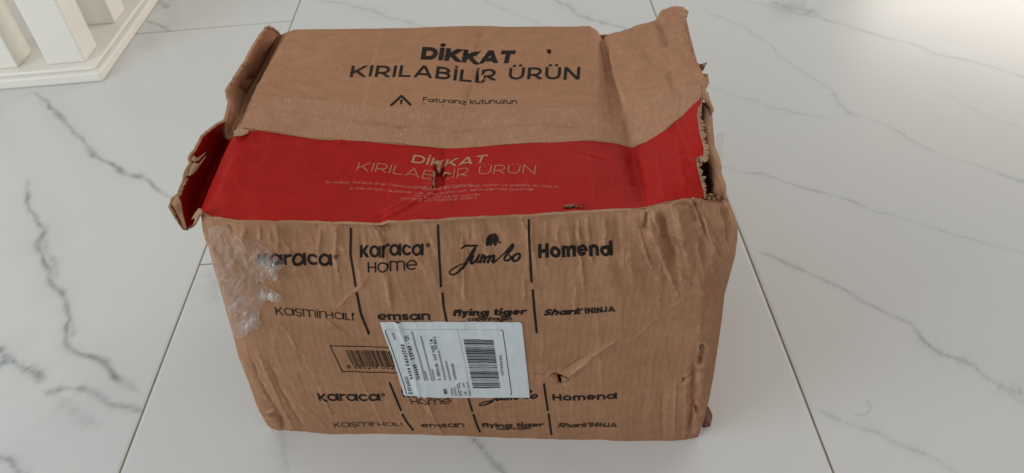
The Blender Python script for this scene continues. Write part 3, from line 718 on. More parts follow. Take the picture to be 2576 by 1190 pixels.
# ------------------------------------------------------------------ geometric stroke lettering
def arc(cx, cy, rx, ry, a0, a1, n=14):
    t = np.radians(np.linspace(a0, a1, n)); return np.stack([cx + rx * np.cos(t), cy + ry * np.sin(t)], 1)
def glyph(ch, w, xh, wd):
    """-> (straight strokes, curved strokes, dots, advance, ymin, ymax); cap height 1"""
    L = []; A = []; D = []; lo, hi = 0.0, 1.0
    base = {'İ': 'I', 'Ü': 'U', 'Ş': 'S', 'ş': 's', 'ü': 'u', 'ö': 'o', 'ç': 'c', 'ğ': 'g'}.get(ch, ch)
    r = 0.5 * xh * wd; ry = xh / 2; k = wd
    l = lambda *p, ww=None: L.append((np.array(p, float).reshape(2, 2), ww or w))
    a = lambda *p: A.append(arc(*p))
    g = base
    if g == ' ': return L, A, D, .34 * k, 0, 1
    if g == 'D': W = .82 * k; l(w, 0, w, 1); l(w, w, W * .5, w); l(w, 1 - w, W * .5, 1 - w); a(W * .5, .5, W * .5 - w, .5 - w, -90, 90)
    elif g == 'I': W = 2 * w; l(w, 0, w, 1)
    elif g == 'K': W = .74 * k + w * .6; l(w, 0, w, 1); l(w, .34, W - w * .8, 1.0); l(.30 * k, .56, W - w * .6, 0)
    elif g == 'A': W = .88 * k + w * .5; l(w * .9, 0, W / 2, 1); l(W - w * .9, 0, W / 2, 1); l(W * .24, .28, W * .76, .28)
    elif g == 'T': W = .72 * k; l(W / 2, 0, W / 2, 1); l(0, 1 - w, W, 1 - w)
    elif g == 'R' or g == 'P':
        W = .70 * k + w * .3; l(w, 0, w, 1); l(w, 1 - w, W * .5, 1 - w); l(w, .38, W * .5, .38); a(W * .5, (1 - w + .38) / 2, W * .48 - w, (1 - w - .38) / 2, -90, 90)
        if g == 'R': l(W * .48, .38, W - w * .4, 0)
    elif g == 'L': W = .60 * k; l(w, 0, w, 1); l(w, w, W, w)
    elif g == 'B': W = .74 * k; l(w, 0, w, 1); [l(w, y, W * .52, y) for y in (w, .52, 1 - w)]; a(W * .52, (w + .52) / 2, W * .48 - w, (.52 - w) / 2, -90, 90); a(W * .5, (1 - w + .52) / 2, W * .43 - w, (.48 - w) / 2, -90, 90)
    elif g == 'U': W = .78 * k; l(w, .42, w, 1); l(W - w, .42, W - w, 1); a(W / 2, .42, W / 2 - w, .42 - w, 180, 360, 18)
    elif g == 'N': W = .80 * k; l(w, 0, w, 1); l(W - w, 0, W - w, 1); l(w, 1, W - w, 0)
    elif g == 'H': W = .78 * k; l(w, 0, w, 1); l(W - w, 0, W - w, 1); l(w, .5, W - w, .5)
    elif g == 'F': W = .60 * k; l(w, 0, w, 1); l(w, 1 - w, W, 1 - w); l(w, .5, W * .92, .5)
    elif g == 'E': W = .64 * k; l(w, 0, w, 1); [l(w, y, W, y) for y in (w, .5, 1 - w)]
    elif g == 'J': W = .52 * k; l(W - w, .32, W - w, 1); a(W / 2 - .02, .32, W / 2 - w + .02, .32 - w, 200, 360)
    elif g == 'O' or g == '0': W = (.92 if g == 'O' else .66) * k; a(W / 2, .5, W / 2 - w, .5 - w, 0, 360, 26)
    elif g == 'C' or g == 'G':
        W = .84 * k; a(W / 2, .5, W / 2 - w, .5 - w, 45, 315, 22)
        if g == 'G': l(W - w, .1, W - w, .5); l(W * .55, .48, W, .48)
    elif g == 'S': W = .64 * k; q = .27 - w / 2; a(W / 2, .5 + q, W / 2 - w, q, 25, 270); a(W / 2, .5 - q, W / 2 - w, q, -155, 90)
    elif g == 'V': W = .84 * k; l(w * .9, 1, W / 2, 0); l(W - w * .9, 1, W / 2, 0)
    elif g == 'X': W = .78 * k; l(w, 1, W - w, 0); l(w, 0, W - w, 1)
    elif g == 'Z' or g == '2' or g == 'z':
        t_ = xh if g == 'z' else 1; W = .66 * k * (xh * 1.05 if g == 'z' else 1); l(W - w * 1.2, t_ - w, w * 1.2, w); l(0, w, W, w); hi = t_
        if g == '2': L.pop(0); a(W / 2, .70, W / 2 - w, .3 - w, -30, 170); l(W * .86, .52, w * 1.2, w)
        else: l(0, t_ - w, W, t_ - w)
    elif g == 'M' or g == 'W':
        W = .96 * k; t0, t1 = (0, 1) if g == 'M' else (1, 0)
        l(w, 0, w, 1); l(W - w, 0, W - w, 1); l(w, t1, W / 2, t0 + (.25 if g == 'M' else -.25)); l(W - w, t1, W / 2, t0 + (.25 if g == 'M' else -.25))
    elif g in '13456789':
        W = .64 * k
        if g == '1': W = .36 * k; l(W - w, 0, W - w, 1); l(0, .8, W - w, 1 - w)
        if g == '3': a(W / 2, .73, W / 2 - w, .27 - w, -80, 160); a(W / 2, .27, W / 2 - w, .27, -160, 80)
        if g == '4': l(W * .72, 0, W * .72, 1); l(W * .72, 1, w, .3); l(0, .27, W, .27)
        if g == '5': l(w * 1.6, 1 - w, W, 1 - w); l(w * 1.6, .55, w * 1.6, 1); a(W / 2, .33, W / 2 - w, .33 - w, -150, 120)
        if g in '68': a(W / 2, .31, W / 2 - w, .31 - w, 0, 360, 20)
        if g == '6': a(W * .9, .34, W * .9 - w, .66 - w, 95, 180)
        if g == '8': a(W / 2, .77, W / 2 - w * 1.3, .23 - w * .6, 0, 360, 20)
        if g == '9': a(W / 2, .69, W / 2 - w, .31 - w, 0, 360, 20); a(W * .1, .66, W * .9 - w, .66 - w, -85, 0)
        if g == '7': l(0, 1 - w, W, 1 - w); l(W - w, 1, W * .3, 0)
    elif g == '-': W = .40 * k; l(.02, .42, W - .02, .42)
    elif g == '/': W = .5 * k; l(w, 0, W - w, 1)
    elif g == '|': W = 2 * w; l(w, -.05, w, 1.05); lo, hi = -.05, 1.05
    elif g in '.:,!':
        W = 2.6 * w; D.append((W / 2, w * 1.1, w * 1.25))
        if g == ':': D.append((W / 2, .5, w * 1.25))
        if g == '!': l(W / 2, .3, W / 2, 1)
        if g == ',': l(W / 2, w, W * .2, -w * 2); lo = -.2
    # lower case
    elif g in 'adqbpgoce':
        W = 2 * r + (w if g in 'adqbpg' else 0); cxx = r
        if g in 'bp': cxx = W - r
        if g == 'c': a(r, ry, r - w, ry - w, 48, 312, 22); W = 1.75 * r
        elif g == 'e': a(r, ry, r - w, ry - w, 0, 322 - 190 * w, 24); l(w * .8, ry * .98, 2 * r - w * .6, ry * .98, ww=min(w, .26 * (ry - w)))
        else: a(cxx, ry, r - w, ry - w, 0, 360, 26)
        if g in 'adg': l(W - w, 0 if g != 'g' else -.12, W - w, xh if g != 'd' else 1)
        if g == 'b': l(w, 0, w, 1)
        if g == 'p': l(w, -.3, w, xh); lo = -.3
        if g == 'g': a(r, -.1, W - r - w, .22 - w, 200, 360); lo = -.32
        hi = 1 if g in 'db' else xh
    elif g == 'n' or g == 'h': W = 1.72 * r + w * .4; l(w, 0, w, xh if g == 'n' else 1); l(W - w, 0, W - w, xh - W / 2 * .8); a(W / 2, xh - W / 2 * .8, W / 2 - w, W / 2 * .8 - w, 0, 180, 16); hi = xh if g == 'n' else 1
    elif g == 'm': q = 1.45 * r + w * .2; W = 2 * q - w * .6; l(w, 0, w, xh); hi = xh; [(a(c + q / 2 - w * .15, xh - q / 2 * .8, q / 2 - w * .85, q / 2 * .8 - w, 0, 180, 16), l(c + q - w, 0, c + q - w, xh - q / 2 * .8)) for c in (0, q - w * 1.4)]; W = 2 * q - w * 1.4
    elif g == 'u': W = 1.72 * r + w * .4; l(W - w, 0, W - w, xh); l(w, W / 2 * .8, w, xh); a(W / 2, W / 2 * .8, W / 2 - w, W / 2 * .8 - w, 180, 360, 16); hi = xh
    elif g == 'r': W = .95 * r + w; l(w, 0, w, xh); a(W, xh - r * .8, W - w, r * .8 - w, 90, 180, 10); hi = xh
    elif g == 'i' or g == 'ı': W = 2 * w; l(w, 0, w, xh); hi = xh
    elif g == 'j': W = 2 * w; l(w, -.15, w, xh); lo = -.3; hi = xh
    elif g == 'l': W = 2 * w; l(w, 0, w, 1)
    elif g == 't': W = .9 * r + w; l(W * .45, 0.02, W * .45, .95); l(0, xh - w, W, xh - w); a(W * .45 + r * .4, r * .4 + .01, r * .4, r * .4 - w * .6, 180, 285, 8)
    elif g == 'f': W = .9 * r + w; l(W * .4, 0, W * .4, .8); l(0, xh - w, W, xh - w); a(W * .4 + r * .45, .78, r * .45, .22 - w, 70, 180, 10)
    elif g == 'k': W = 1.6 * r + w * .3; l(w, 0, w, 1); l(w, xh * .32, W - w * .8, xh); l(W * .35, xh * .52, W - w * .5, 0); hi = 1
    elif g == 's': W = 1.35 * r; q = ry * .52 - w / 2; a(W / 2, ry + q, W / 2 - w, q, 25, 270); a(W / 2, ry - q, W / 2 - w, q, -155, 90); hi = xh
    elif g == 'v': W = 1.7 * r; l(w * .8, xh, W / 2, 0); l(W - w * .8, xh, W / 2, 0); hi = xh
    elif g == 'y': W = 1.7 * r; l(w * .8, xh, W / 2, 0.02); l(W - w * .8, xh, W * .3, -.28); lo = -.28; hi = xh
    else: W = .5 * k; l(0, .5, W, .5)
    dw = max(w * 1.15, .05)
    if ch in 'İ': D.append((W / 2, 1.06 + dw, dw))
    if ch in 'Ü': D.append((W * .3, 1.06 + dw, dw)); D.append((W * .7, 1.06 + dw, dw))
    if ch in 'ij': D.append((W / 2, xh + .06 + dw, dw))
    if ch in 'üö': D.append((W * .28, xh + .06 + dw, dw)); D.append((W * .72, xh + .06 + dw, dw))
    if ch == 'ğ': A.append(arc(W * .45, xh + .22, .13, .09, 190, 350, 8))
    if ch in 'Şşç': D.append((W / 2, -.08 - dw, dw))
    return L, A, D, W, lo, hi
def word_sdf(text, w, xh=.72, wd=1.0, track=.13, slant=0.0):
    x = 0.0; items = []
    for ch in text:
        L, A, D, W, lo, hi = glyph(ch, w, xh, wd); items.append((x, W, L, A, D, lo, hi)); x += W + track
    total = x - track
    def f(X, Y):
        X = X - slant * Y
        out = np.full(len(X), 1.0)
        for gx, W, L, A, D, lo, hi in items:
            s = np.where((X > gx - .25) & (X < gx + W + .25))[0]
            if not len(s): continue
            px, py = X[s] - gx, Y[s]; m = np.full(len(s), 1.0)
            for q, lw_ in L:
                d = q[1] - q[0]; ln = max(np.hypot(*d), 1e-6); d = d / ln; e = lw_ if abs(d[0]) > .05 and abs(d[1]) > .05 else 0
                al = (px - q[0, 0]) * d[0] + (py - q[0, 1]) * d[1]; pe = np.abs((px - q[0, 0]) * -d[1] + (py - q[0, 1]) * d[0])
                m = np.minimum(m, np.maximum(pe - lw_, np.maximum(-al - e, al - ln - e)))
            P = np.stack([px, py], 1)
            for q in A: m = np.minimum(m, seg_dist(P, q)[0] - w)
            m = np.maximum(m, np.maximum(lo - py, py - hi))
            for dx, dy, dr in D: m = np.minimum(m, np.hypot(px - dx, py - dy) - dr)
            out[s] = np.minimum(out[s], m)
        return out
    return f, total
def word(panel, text, quad, w, mat, parent, name='printed_word', xh=.72, wd=1.0, track=.13, slant=0.0, res=.05, bow=0.0, lift=.00025, bowat=None, mask=None):
    """quad: photo corners of the cap-height box, start-bottom, end-bottom, end-top, start-top"""
    f, W = word_sdf(text, w, xh, wd, track, slant); q = np.asarray(quad, float)
    V, Fc = mesh2d(f, -.15, W + .3, -.4, 1.35, res)
    if not len(V): return
    s = (V[:, :1]) / W; t = V[:, 1:]
    p = (q[0] * (1 - s) + q[1] * s) * (1 - t) + (q[3] * (1 - s) + q[2] * s) * t
    if bowat is None: p[:, 1] += bow * np.sin(np.pi * np.clip(s[:, 0], 0, 1))
    else: p[:, 1] += bow * np.exp(-((p[:, 0] - bowat) / 90) ** 2)
    if mask is not None:
        ins = in_poly(p[:, 0], p[:, 1], mask); Fc = [f for f in Fc if not ins[f].any()]
    P = panel.at(p, lift)
    return mesh_obj(name, P, orient(P, Fc), mat, parent)

# ------------------------------------------------------------------ the other walls of the box
def strip3(name, rows, nu, nv, mat, parent, thick=0.003, noise=0.001, seed=0, label=None):
    """sheet through rows of 3D points (each row from left to right), smoothed and slightly crumpled"""
    rows = [catmull(np.asarray(r, float), 8) if len(r) > 2 else np.asarray(r, float) for r in rows]
    R = np.stack([resample(r, nu) for r in rows], 0)
    G = np.stack([catmull(R[:, i], 8) if len(rows) > 2 else R[:, i] for i in range(nu)], 1)
    G = np.stack([resample(G[:, i], nv) for i in range(nu)], 1)
    n = np.cross(np.gradient(G, axis=1), np.gradient(G, axis=0)); n /= np.maximum(np.linalg.norm(n, axis=2, keepdims=True), 1e-12)
    U, V = np.meshgrid(np.arange(nu), np.arange(nv)); L = np.linalg.norm(G[0, -1] - G[0, 0]) / nu; L2 = np.linalg.norm(G[-1, 0] - G[0, 0]) / nv
    if noise: G = G + n * (noise * (.35 * fbm(U * L * 60 + seed, V * L2 * 60 + seed * 2, 3) + .9 * facets_field(U * L, V * L2, max(.011, nu * L / 9), max(.014, nv * L2 / 9), seed + 70)))[..., None]
    I = np.arange(nu * nv).reshape(nv, nu)
    Fc = np.stack([I[:-1, :-1].ravel(), I[:-1, 1:].ravel(), I[1:, 1:].ravel(), I[1:, :-1].ravel()], 1).tolist()
    o = mesh_obj(name, G.reshape(-1, 3), Fc, mat, parent, uv=np.stack([U * L, V * L2], 2).reshape(-1, 2))
    if thick: solidify(o, thick, 0.0)
    if label: o['label'] = label
    return o
fr = front.P
DEP = 0.352
right_front = [fr[j, -1] for j in range(0, front.nv, 38)] + [fr[-1, -1]]
left_front = [fr[j, 0] for j in range(0, front.nv, 38)] + [fr[-1, 0]]
rows = []
for t in np.linspace(0, 1, 6):
    row = []
    for p in right_front:
        b = box_pt(BW - .004 - .022 * p[2] / .34, DEP, p[2] * (0.965)); row.append(p * (1 - t) + b * t - BU * (0.003 + .012 * math.sin(math.pi * t) ** .7 * (p[2] / .34) ** 3))
    rows.append(row)
strip3('right_panel', rows, 40, 60, KRAFT, box, noise=.0012, seed=3)
rows = []
for t in np.linspace(0, 1, 6):
    row = []
    for p in left_front:
        b = box_pt(.004, DEP, p[2] * 0.99); row.append(p * (1 - t) + b * t - BU * 0.004 * math.sin(math.pi * t) + BU * 0.003)
    rows.append(row)
strip3('left_panel', rows, 40, 60, KRAFT, box, noise=.0012, seed=8)
strip3('back_panel', [[box_pt(a, DEP + (.004 if .1 < a < .4 else 0), z) for a in (.006, .13, .25, .37, BW - .004)] for z in (0, .12, .24, .318)], 60, 40, KRAFT, box, noise=.001, seed=5)
strip3('bottom_panel', [[box_pt(a, d, .0035) for a in (.012, BW * .5, BW - .012)] for d in (.008, DEP * .5, DEP - .004)], 30, 30, INSIDE, box, noise=.0, seed=5)

# ------------------------------------------------------------------ paper tape over the joint of the flaps
tape_low = [(x, y - 0.5) for _, x, y in red_far if x > 585]
tape_poly = [(584,330),(572,312),(576,285),(581,262),(606,258),(622,264),(700,247),(800,252),(930,267),(1064,273),(1200,276),(1330,274),(1480,266),(1548,268),(1640,248),(1720,208),(1762,214),(1770,236)] + tape_low[::-1]
def tape_lift(V): return 0.0005 + 0.0002 * fbm(V[:, 0] * .02, V[:, 1] * .03)
tape_o = lay(rear, 'paper_tape', sd_poly(tape_poly), bbox(tape_poly, 2), 4.0, TAPE, box, lift=tape_lift)
tape_o['label'] = 'brown paper tape across the joint of the flaps'

# ------------------------------------------------------------------ print on the rear flap
def cr(x0, y0, sc):                                      # crop pixel -> photo coordinates
    return lambda x, y: ((x0 + x / sc) * .62891, (y0 + y / sc) * .62891)
word(rear, 'DİKKAT', [(1058,152),(1291,156),(1298,124),(1063,121)], .150, INK, rear_o, res=.04, track=.08, wd=1.25, bow=3, bowat=1200)
word(rear, 'KIRILABİLİR ÜRÜN', [(879,191),(1458,199),(1460,168),(885,163)], .085, INK, rear_o, res=.04, track=.17, wd=1.12, bow=9, bowat=1185)
word(rear, 'Faturanız kutunuzun', [(1063,256),(1300,263),(1302,250),(1065,244)], .075, INK, rear_o, res=.07, track=.12, wd=1.35, xh=.74, bow=3, bowat=1165)
k2 = cr(850, 0, 1.9836)
ch = [k2(1420, 828), k2(1500, 762), k2(1570, 832)]
lay(rear, 'printed_symbol', sd_stroke([(ch, 3.0), ([k2(1499, 800), k2(1496, 822)], [3.2, 2.2])]), bbox(ch, 6), 1.3, INK, rear_o)
lay(rear, 'printed_dots', sd_stroke([([k2(1668, 834), k2(1669, 834)], 1.2), ([k2(1686, 833), k2(1687, 833)], 1.2), ([k2(1826, 843), k2(1827, 843)], 1.4)]), bbox([k2(1660, 830), k2(1830, 846)], 3), .8, INK, rear_o, lift=.0011)

# ------------------------------------------------------------------ lettering left bare in the red print
word(red, 'DİKKAT', [(1034,405),(1221,405),(1229,386),(1041,384)], .092, REV, red_o, res=.05, track=.16, wd=1.30, bow=13, bowat=1130, mask=RECESS)
word(red, 'KIRILABİLİR ÜRÜN', [(896,431),(1346,440),(1349,418),(904,409)], .036, REV, red_o, res=.04, track=.22, wd=1.22, bow=17, bowat=1095, mask=RECESS)
for tx, q, bo, ba in [
  ('Değerli Kargo Görevlisi', [(1043,471),(1188,466),(1188,459),(1043,464)], 5, 1110),
  ('Bu paket, Karaca Grup markalarının sadece ürünlerini değil, özenini ve prestijini de taşıyor.', [(819,461),(1406,473),(1407,466),(820,454)], 12, 1080),
  ('İçinde kırılgan güzellikler var, ama panik yok, senin ellerinde güvende!', [(880,477),(1344,481),(1345,474),(881,470)], 12, 1070),
  ('ve bu yolculuk bir ayrıcalık.', [(1046,495),(1211,491),(1211,484),(1046,488)], 5, 1110),
  ('Sevginiz için teşekkür ederiz.', [(1007,503),(1202,500),(1202,493),(1008,496)], 5, 1090)]:
    word(red, tx, q, .05, REV_SMALL, red_o, name='printed_line', res=.11, track=.14, wd=1.25, xh=.72, bow=bo, bowat=ba, mask=RECESS)

# ------------------------------------------------------------------ print on the front panel
c6 = cr(750, 850, 2.1636); c7 = cr(1750, 850, 2.1467); c8 = cr(1500, 1270, 3.606); cb = cr(1300, 1250, 2.164); cl_ = cr(950, 1400, 2.419)
for pl in ([(882,578),(882,640),(894,720)], [(1102,566),(1105,640),(1109,720)], [(1330,554),(1333,630),(1337,709)], [(897,738),(908,790),(928,838)], [(1113,738),(1116,770),(1124,812)], [(1340,731),(1344,780),(1350,835)],
           [(980,966),(994,1000),(1008,1034)], [(1012,1045),(1024,1066),(1038,1084)], [(1176,994),(1188,1034)], [(1191,1043),(1200,1070),(1207,1086)], [(1368.5,965),(1373,998),(1378,1031)], [(1380,1041),(1387,1091)]):
    lay(front, 'divider_line', sd_stroke([(pl, 3.0 if pl[0][1] < 900 else 2.7)]), bbox(pl, 5), 1.6, INK, front_o)
W_ = lambda t, q, w, **k: word(front, t, q, w, k.pop('mat', INK), front_o, **k)
W_('Karaca', [(652,664),(836,671),(834,640),(650,634)], .115, xh=1.0, wd=.97, track=.07, res=.05)
W_('Karaca', [(905,650),(1066,642),(1066,612),(905,619)], .110, xh=1.0, wd=.86, track=.05, res=.05)
W_('Home', [(925,686),(1050,681),(1049,655),(924,660)], .070, xh=1.0, wd=.92, track=.07, res=.05)
W_('Homend', [(1354,650),(1542,642),(1540,606),(1353,614)], .118, xh=.80, wd=.92, track=.07, res=.045)
W_('KaşmirHaLI', [(694,793),(890,806),(888,788),(690,773)], .060, xh=1.0, wd=.92, track=.10, res=.06)
W_('emsan', [(950,805),(1083,805),(1082,788),(948,789)], .135, xh=1.0, wd=1.12, track=.08, res=.06)
W_('flying tiger', [(1138,796),(1321,792),(1324,776),(1141,779)], .138, xh=.74, wd=.98, track=.05, res=.06)
W_('copenhagen', [(1177,808),(1288,806),(1288,796),(1177,798)], .12, xh=.8, wd=1.05, track=.06, res=.09)
W_('Shark', [(1365,795),(1459,790),(1463,773),(1369,778)], .132, xh=.74, wd=1.02, track=.05, res=.06, slant=.22)
W_('|NINJA', [(1472,789),(1548,783),(1546,769),(1470,774)], .115, xh=.74, wd=.95, track=.09, res=.06)
W_('Karaca', [(803,1009),(957,1010),(954,992),(797,990)], .125, xh=1.0, wd=1.18, track=.08, res=.06)
W_('Karaca', [(1014,1001),(1140,1003),(1136,984),(1008,982)], .120, xh=1.0, wd=.9, track=.06, res=.06)
W_('Home', [(1035,1019),(1136,1017),(1134,1003),(1030,1004)], .075, xh=1.0, wd=1.3, track=.10, res=.06)
W_('Homend', [(1390,1007),(1552,1004),(1552,988),(1389,990)], .125, xh=.80, wd=1.25, track=.10, res=.06)
W_('KaşmirHaLI', [(842,1075),(1012,1074),(1009,1065),(837,1062)], .075, xh=1.0, wd=1.25, track=.12, res=.08, mat=INK_SOFT)
W_('emsan', [(1060,1077),(1168,1077),(1167,1066),(1057,1068)], .13, xh=1.0, wd=1.5, track=.10, res=.08, mat=INK_SOFT)
W_('flying tiger', [(1213,1075),(1366,1073),(1368,1061),(1210,1064)], .135, xh=.74, wd=1.15, track=.05, res=.08, mat=INK_SOFT)
W_('copenhagen', [(1249,1081),(1337,1079),(1337,1073),(1248,1075)], .12, xh=.8, wd=1.35, track=.06, res=.12, mat=INK_SOFT)
W_('Shark', [(1400,1074),(1475,1073),(1478,1062),(1404,1062)], .13, xh=.74, wd=1.2, track=.05, res=.08, slant=.22, mat=INK_SOFT)
W_('|NINJA', [(1483,1074),(1552,1073),(1552,1062),(1482,1062)], .11, xh=.74, wd=1.15, track=.09, res=.08, mat=INK_SOFT)
for (x, y), r0 in ((c6(1285, 382), 5.0), ((1077, 617), 4.5), ((888, 790), 2.0), ((963, 996), 3.2)):
    ring = arc(x, y, r0, r0, 0, 360, 16)
    pls = [(ring, .8)] if r0 > 4 else [(ring, 1.2)]
    if r0 > 4: pls += [([(x - 1.4, y + 2.2), (x - 1.4, y - 2.2), (x + 1, y - 2), (x + 1.2, y), (x - 1.2, y + .2), (x + 1.6, y + 2.2)], .55)]
    lay(front, 'registered_mark', sd_stroke(pls), (x - 8, x + 8, y - 8, y + 8), .7, INK, front_o)
# the script word, its letters as brush strokes, and the small elephant emblem above it
SCRIPT = [
  ([(205,312),(215,298),(255,292),(345,288)], [5, 8, 8, 5]), ([(330,290),(318,315),(290,365),(245,432),(195,492),(150,524),(115,528),(103,513),(118,488),(165,462),(230,432),(286,405)], [7, 14, 15, 14, 11, 8, 7, 6, 6, 5, 5, 4]),
  ([(306,375),(290,408),(286,428),(300,436),(326,416),(352,378)], [9, 11, 11, 8, 5, 5]), ([(354,374),(336,412),(340,430),(358,424),(374,402)], [9, 11, 9, 5, 4]),
  ([(384,374),(366,430)], [8, 11]), ([(368,424),(392,388),(408,378),(412,392),(396,430)], [4, 6, 9, 11, 11]), ([(398,424),(424,388),(442,376),(448,390),(432,430)], [4, 6, 9, 11, 11]), ([(434,424),(460,386),(478,376),(484,390),(472,424),(490,428),(528,398)], [4, 6, 9, 11, 10, 7, 4]),
  ([(528,398),(580,345),(634,280),(648,274),(642,296),(600,352),(574,398),(580,416),(604,416),(624,394),(620,368),(604,362)], [4, 5, 6, 8, 8, 11, 13, 11, 8, 8, 7, 4]), ([(622,374),(640,378),(658,370)], 4),
  ([(690,352),(660,366),(644,396),(654,416),(684,408),(706,380),(704,356),(688,352)], [8, 9, 11, 9, 8, 10, 9, 7])]
def script(mp, sx, sy, nm, mat=INK):
    st = []
    for pl, hw in SCRIPT:
        q = catmull([mp(x, y) for x, y in pl], 5) if len(pl) > 2 else np.array([mp(x, y) for x, y in pl])
        hw = [h * sx * 1.3 for h in hw] if isinstance(hw, list) else hw * sx * 1.3
        st.append((q, hw))
    allp = np.vstack([q for q, _ in st])
    lay(front, nm, sd_stroke(st), bbox(allp, 6), 1.0, mat, front_o)
script(c7, .262, 1, 'printed_script_word')
def low_map(x, y):                                       # the lower, foreshortened repeat
    u = (x - 103) / 612.0; v = (y - 274) / 255.0
    return (1204 + u * 148 + v * 2, 986 + v * 34 - u * 4)
script(low_map, .19, 1, 'printed_script_word', INK)
ele = [(415,291),(411,250),(418,226),(434,206),(460,194),(484,189),(491,183),(500,191),(513,199),(523,216),(526,240),(531,255),(539,258),(545,249),(549,258),(543,268),(529,269),(519,258),(512,263),(508,272),(505,292),(484,292),(482,273),(467,275),(463,292),(445,291),(443,276),(437,290)]
elp = [c7(*p) for p in ele]; ear = [c7(*p) for p in [(470,191),(475,208),(463,224),(470,232),(479,246)]]
f1, f2 = sd_poly(elp), sd_stroke([(ear, .45)])
lay(front, 'printed_emblem', lambda x, y: np.maximum(f1(x, y), -f2(x, y)), bbox(elp, 2), .8, INK, front_o)
# printed retail bar code in a frame
fp = [cb(45, 283), cb(150, 508), cb(770, 535), cb(700, 308)]
lay(front, 'barcode_frame', sd_stroke([(fp + [fp[0]], 1.15)]), bbox(fp, 3), 1.1, INK, front_o)
def bars(panel, quad, seed, n, along, mat, parent, lift=.00025, name='barcode'):
    """bars run across the quad; along: 0 bars repeat along the bottom edge, 1 along the side"""
    q = np.asarray(quad, float); r = random.Random(seed); V = []; Fc = []; x = 0; ed = []
    while x < n: 
        bw = r.choice([1, 1, 2, 3]); ed.append((x, x + bw)); x += bw + r.choice([1, 1, 2, 2])
    tot = ed[-1][1]
    for a, b in ed:
        m = 12; k0 = len(V)
        for k in range(m + 1):
            for e in (a, b):
                s, t = (e / tot, k / m) if along == 0 else (k / m, e / tot)
                V.append((q[0] * (1 - s) + q[1] * s) * (1 - t) + (q[3] * (1 - s) + q[2] * s) * t)
        for k in range(m): Fc.append((k0 + 2 * k, k0 + 2 * k + 1, k0 + 2 * k + 3, k0 + 2 * k + 2))
    P = panel.at(np.array(V), lift); return mesh_obj(name, P, orient(P, Fc), mat, parent)
bars(front, [cb(238, 458), cb(690, 480), cb(640, 336), cb(178, 322)], 5, 105, 0, INK, front_o)
word(front, '8 680214 002', [cb(196, 486), cb(600, 494), cb(592, 464), cb(188, 456)], .085, INK, front_o, name='barcode_digits', wd=1.2, track=.22, res=.08)

# ------------------------------------------------------------------ shipping label
lab = [c8(72, 62), c8(310, 55), c8(1200, 58), c8(2070, 60), c8(2108, 72), c8(2122, 100), c8(2180, 600), c8(2235, 1140), c8(2222, 1154), c8(1700, 1148), c8(1000, 1152), c8(560, 1128), c8(420, 1092), c8(398, 1030), c8(370, 970), c8(250, 560)]
fold = [c8(330, 60), c8(420, 330), c8(520, 640), c8(640, 1120)]
def lab_h(V):
    d, t = seg_dist(V, np.array(fold)); cx_, cy_ = c8(430, 1100)
    h = 0.0005 + 0.0022 * np.exp(-(d / 5.5) ** 2) * (1 - .3 * t) + 0.0025 * np.exp(-((V[:, 0] - cx_) ** 2 / 500 + (V[:, 1] - cy_) ** 2 / 60))
    for k in range(9):
        x = c8(200 + k * 230, 0)[0]; h += 0.00035 * np.exp(-((V[:, 0] - x - (V[:, 1] - 900) * .15) / 5) ** 2) * np.clip((850 - V[:, 1]) / 40, 0, 1)
    return h + 0.00012 * fbm(V[:, 0] * .05, V[:, 1] * .05)
label_o = lay(front, 'shipping_label', sd_poly(lab), bbox(lab, 2), 2.0, LABEL, box, lift=lab_h, thick=0.00035)
label_o['label'] = 'white shipping label with bar code stuck on the front panel'
class OnLabel:
    def find(s, p): return front.find(p)
    def at(s, p, lift=0.00025): return front.at(p, lab_h(np.asarray(p, float).reshape(-1, 2)) + 0.00055)
LP = OnLabel()
def lw(t, q, w, **k): word(LP, t, [c8(*p) for p in q], w, k.pop('mat', LAB_INK), label_o, name='printed_line', **k)
lw('EXPARGO', [(548,1085),(478,850),(422,856),(492,1088)], .085, wd=.85, track=.16, res=.08, slant=.12)
lw('RAISA DADAŞOVA', [(556,874),(432,360),(362,376),(510,882)], .095, wd=.72, track=.12, res=.07)
lw('1544449 - EXP169 - 131', [(656,880),(484,248),(424,258),(608,884)], .085, wd=.72, track=.12, res=.08)
lw('D: XIRDALAN - AAAF PARK T/M', [(958,886),(836,302),(784,312),(914,890)], .07, wd=.66, track=.14, res=.10)
lw('20CM9CE', [(908,446),(882,262),(838,266),(868,452)], .07, wd=.66, track=.14, res=.10)
lw('EXP10503305', [(1182,884),(1134,654),(1096,656),(1144,888)], .075, wd=.62, track=.14, res=.11)
lw('EXP141145942', [(1860,815),(1830,530),(1788,530),(1820,815)], .075, wd=.8, track=.16, res=.11)
lw('IWD', [(1050,1094),(1034,1016),(984,1020),(1000,1096)], .09, wd=.62, track=.14, res=.10)
LG = lambda pls, mat=LAB_INK, st=1.0, nm='printed_rule': lay(LP, nm, sd_stroke(pls), bbox(np.vstack([np.asarray(p) for p, _ in pls]), 3), st, mat, label_o)
for pl, hw_, mt in (([(455,1080),(300,610),(240,430),(152,190),(165,165)], .95, LAB_INK), ([(1815,165),(1840,176),(1850,200),(1910,640),(1970,1090),(1960,1112)], .95, LAB_INK), ([(165,164),(700,162),(1815,164)], .35, LAB_GREY), ([(1190,165),(1290,600),(1385,1115)], .45, LAB_GREY)):
    LG([([c8(*p) for p in pl], hw_)], mat=mt, st=.8)
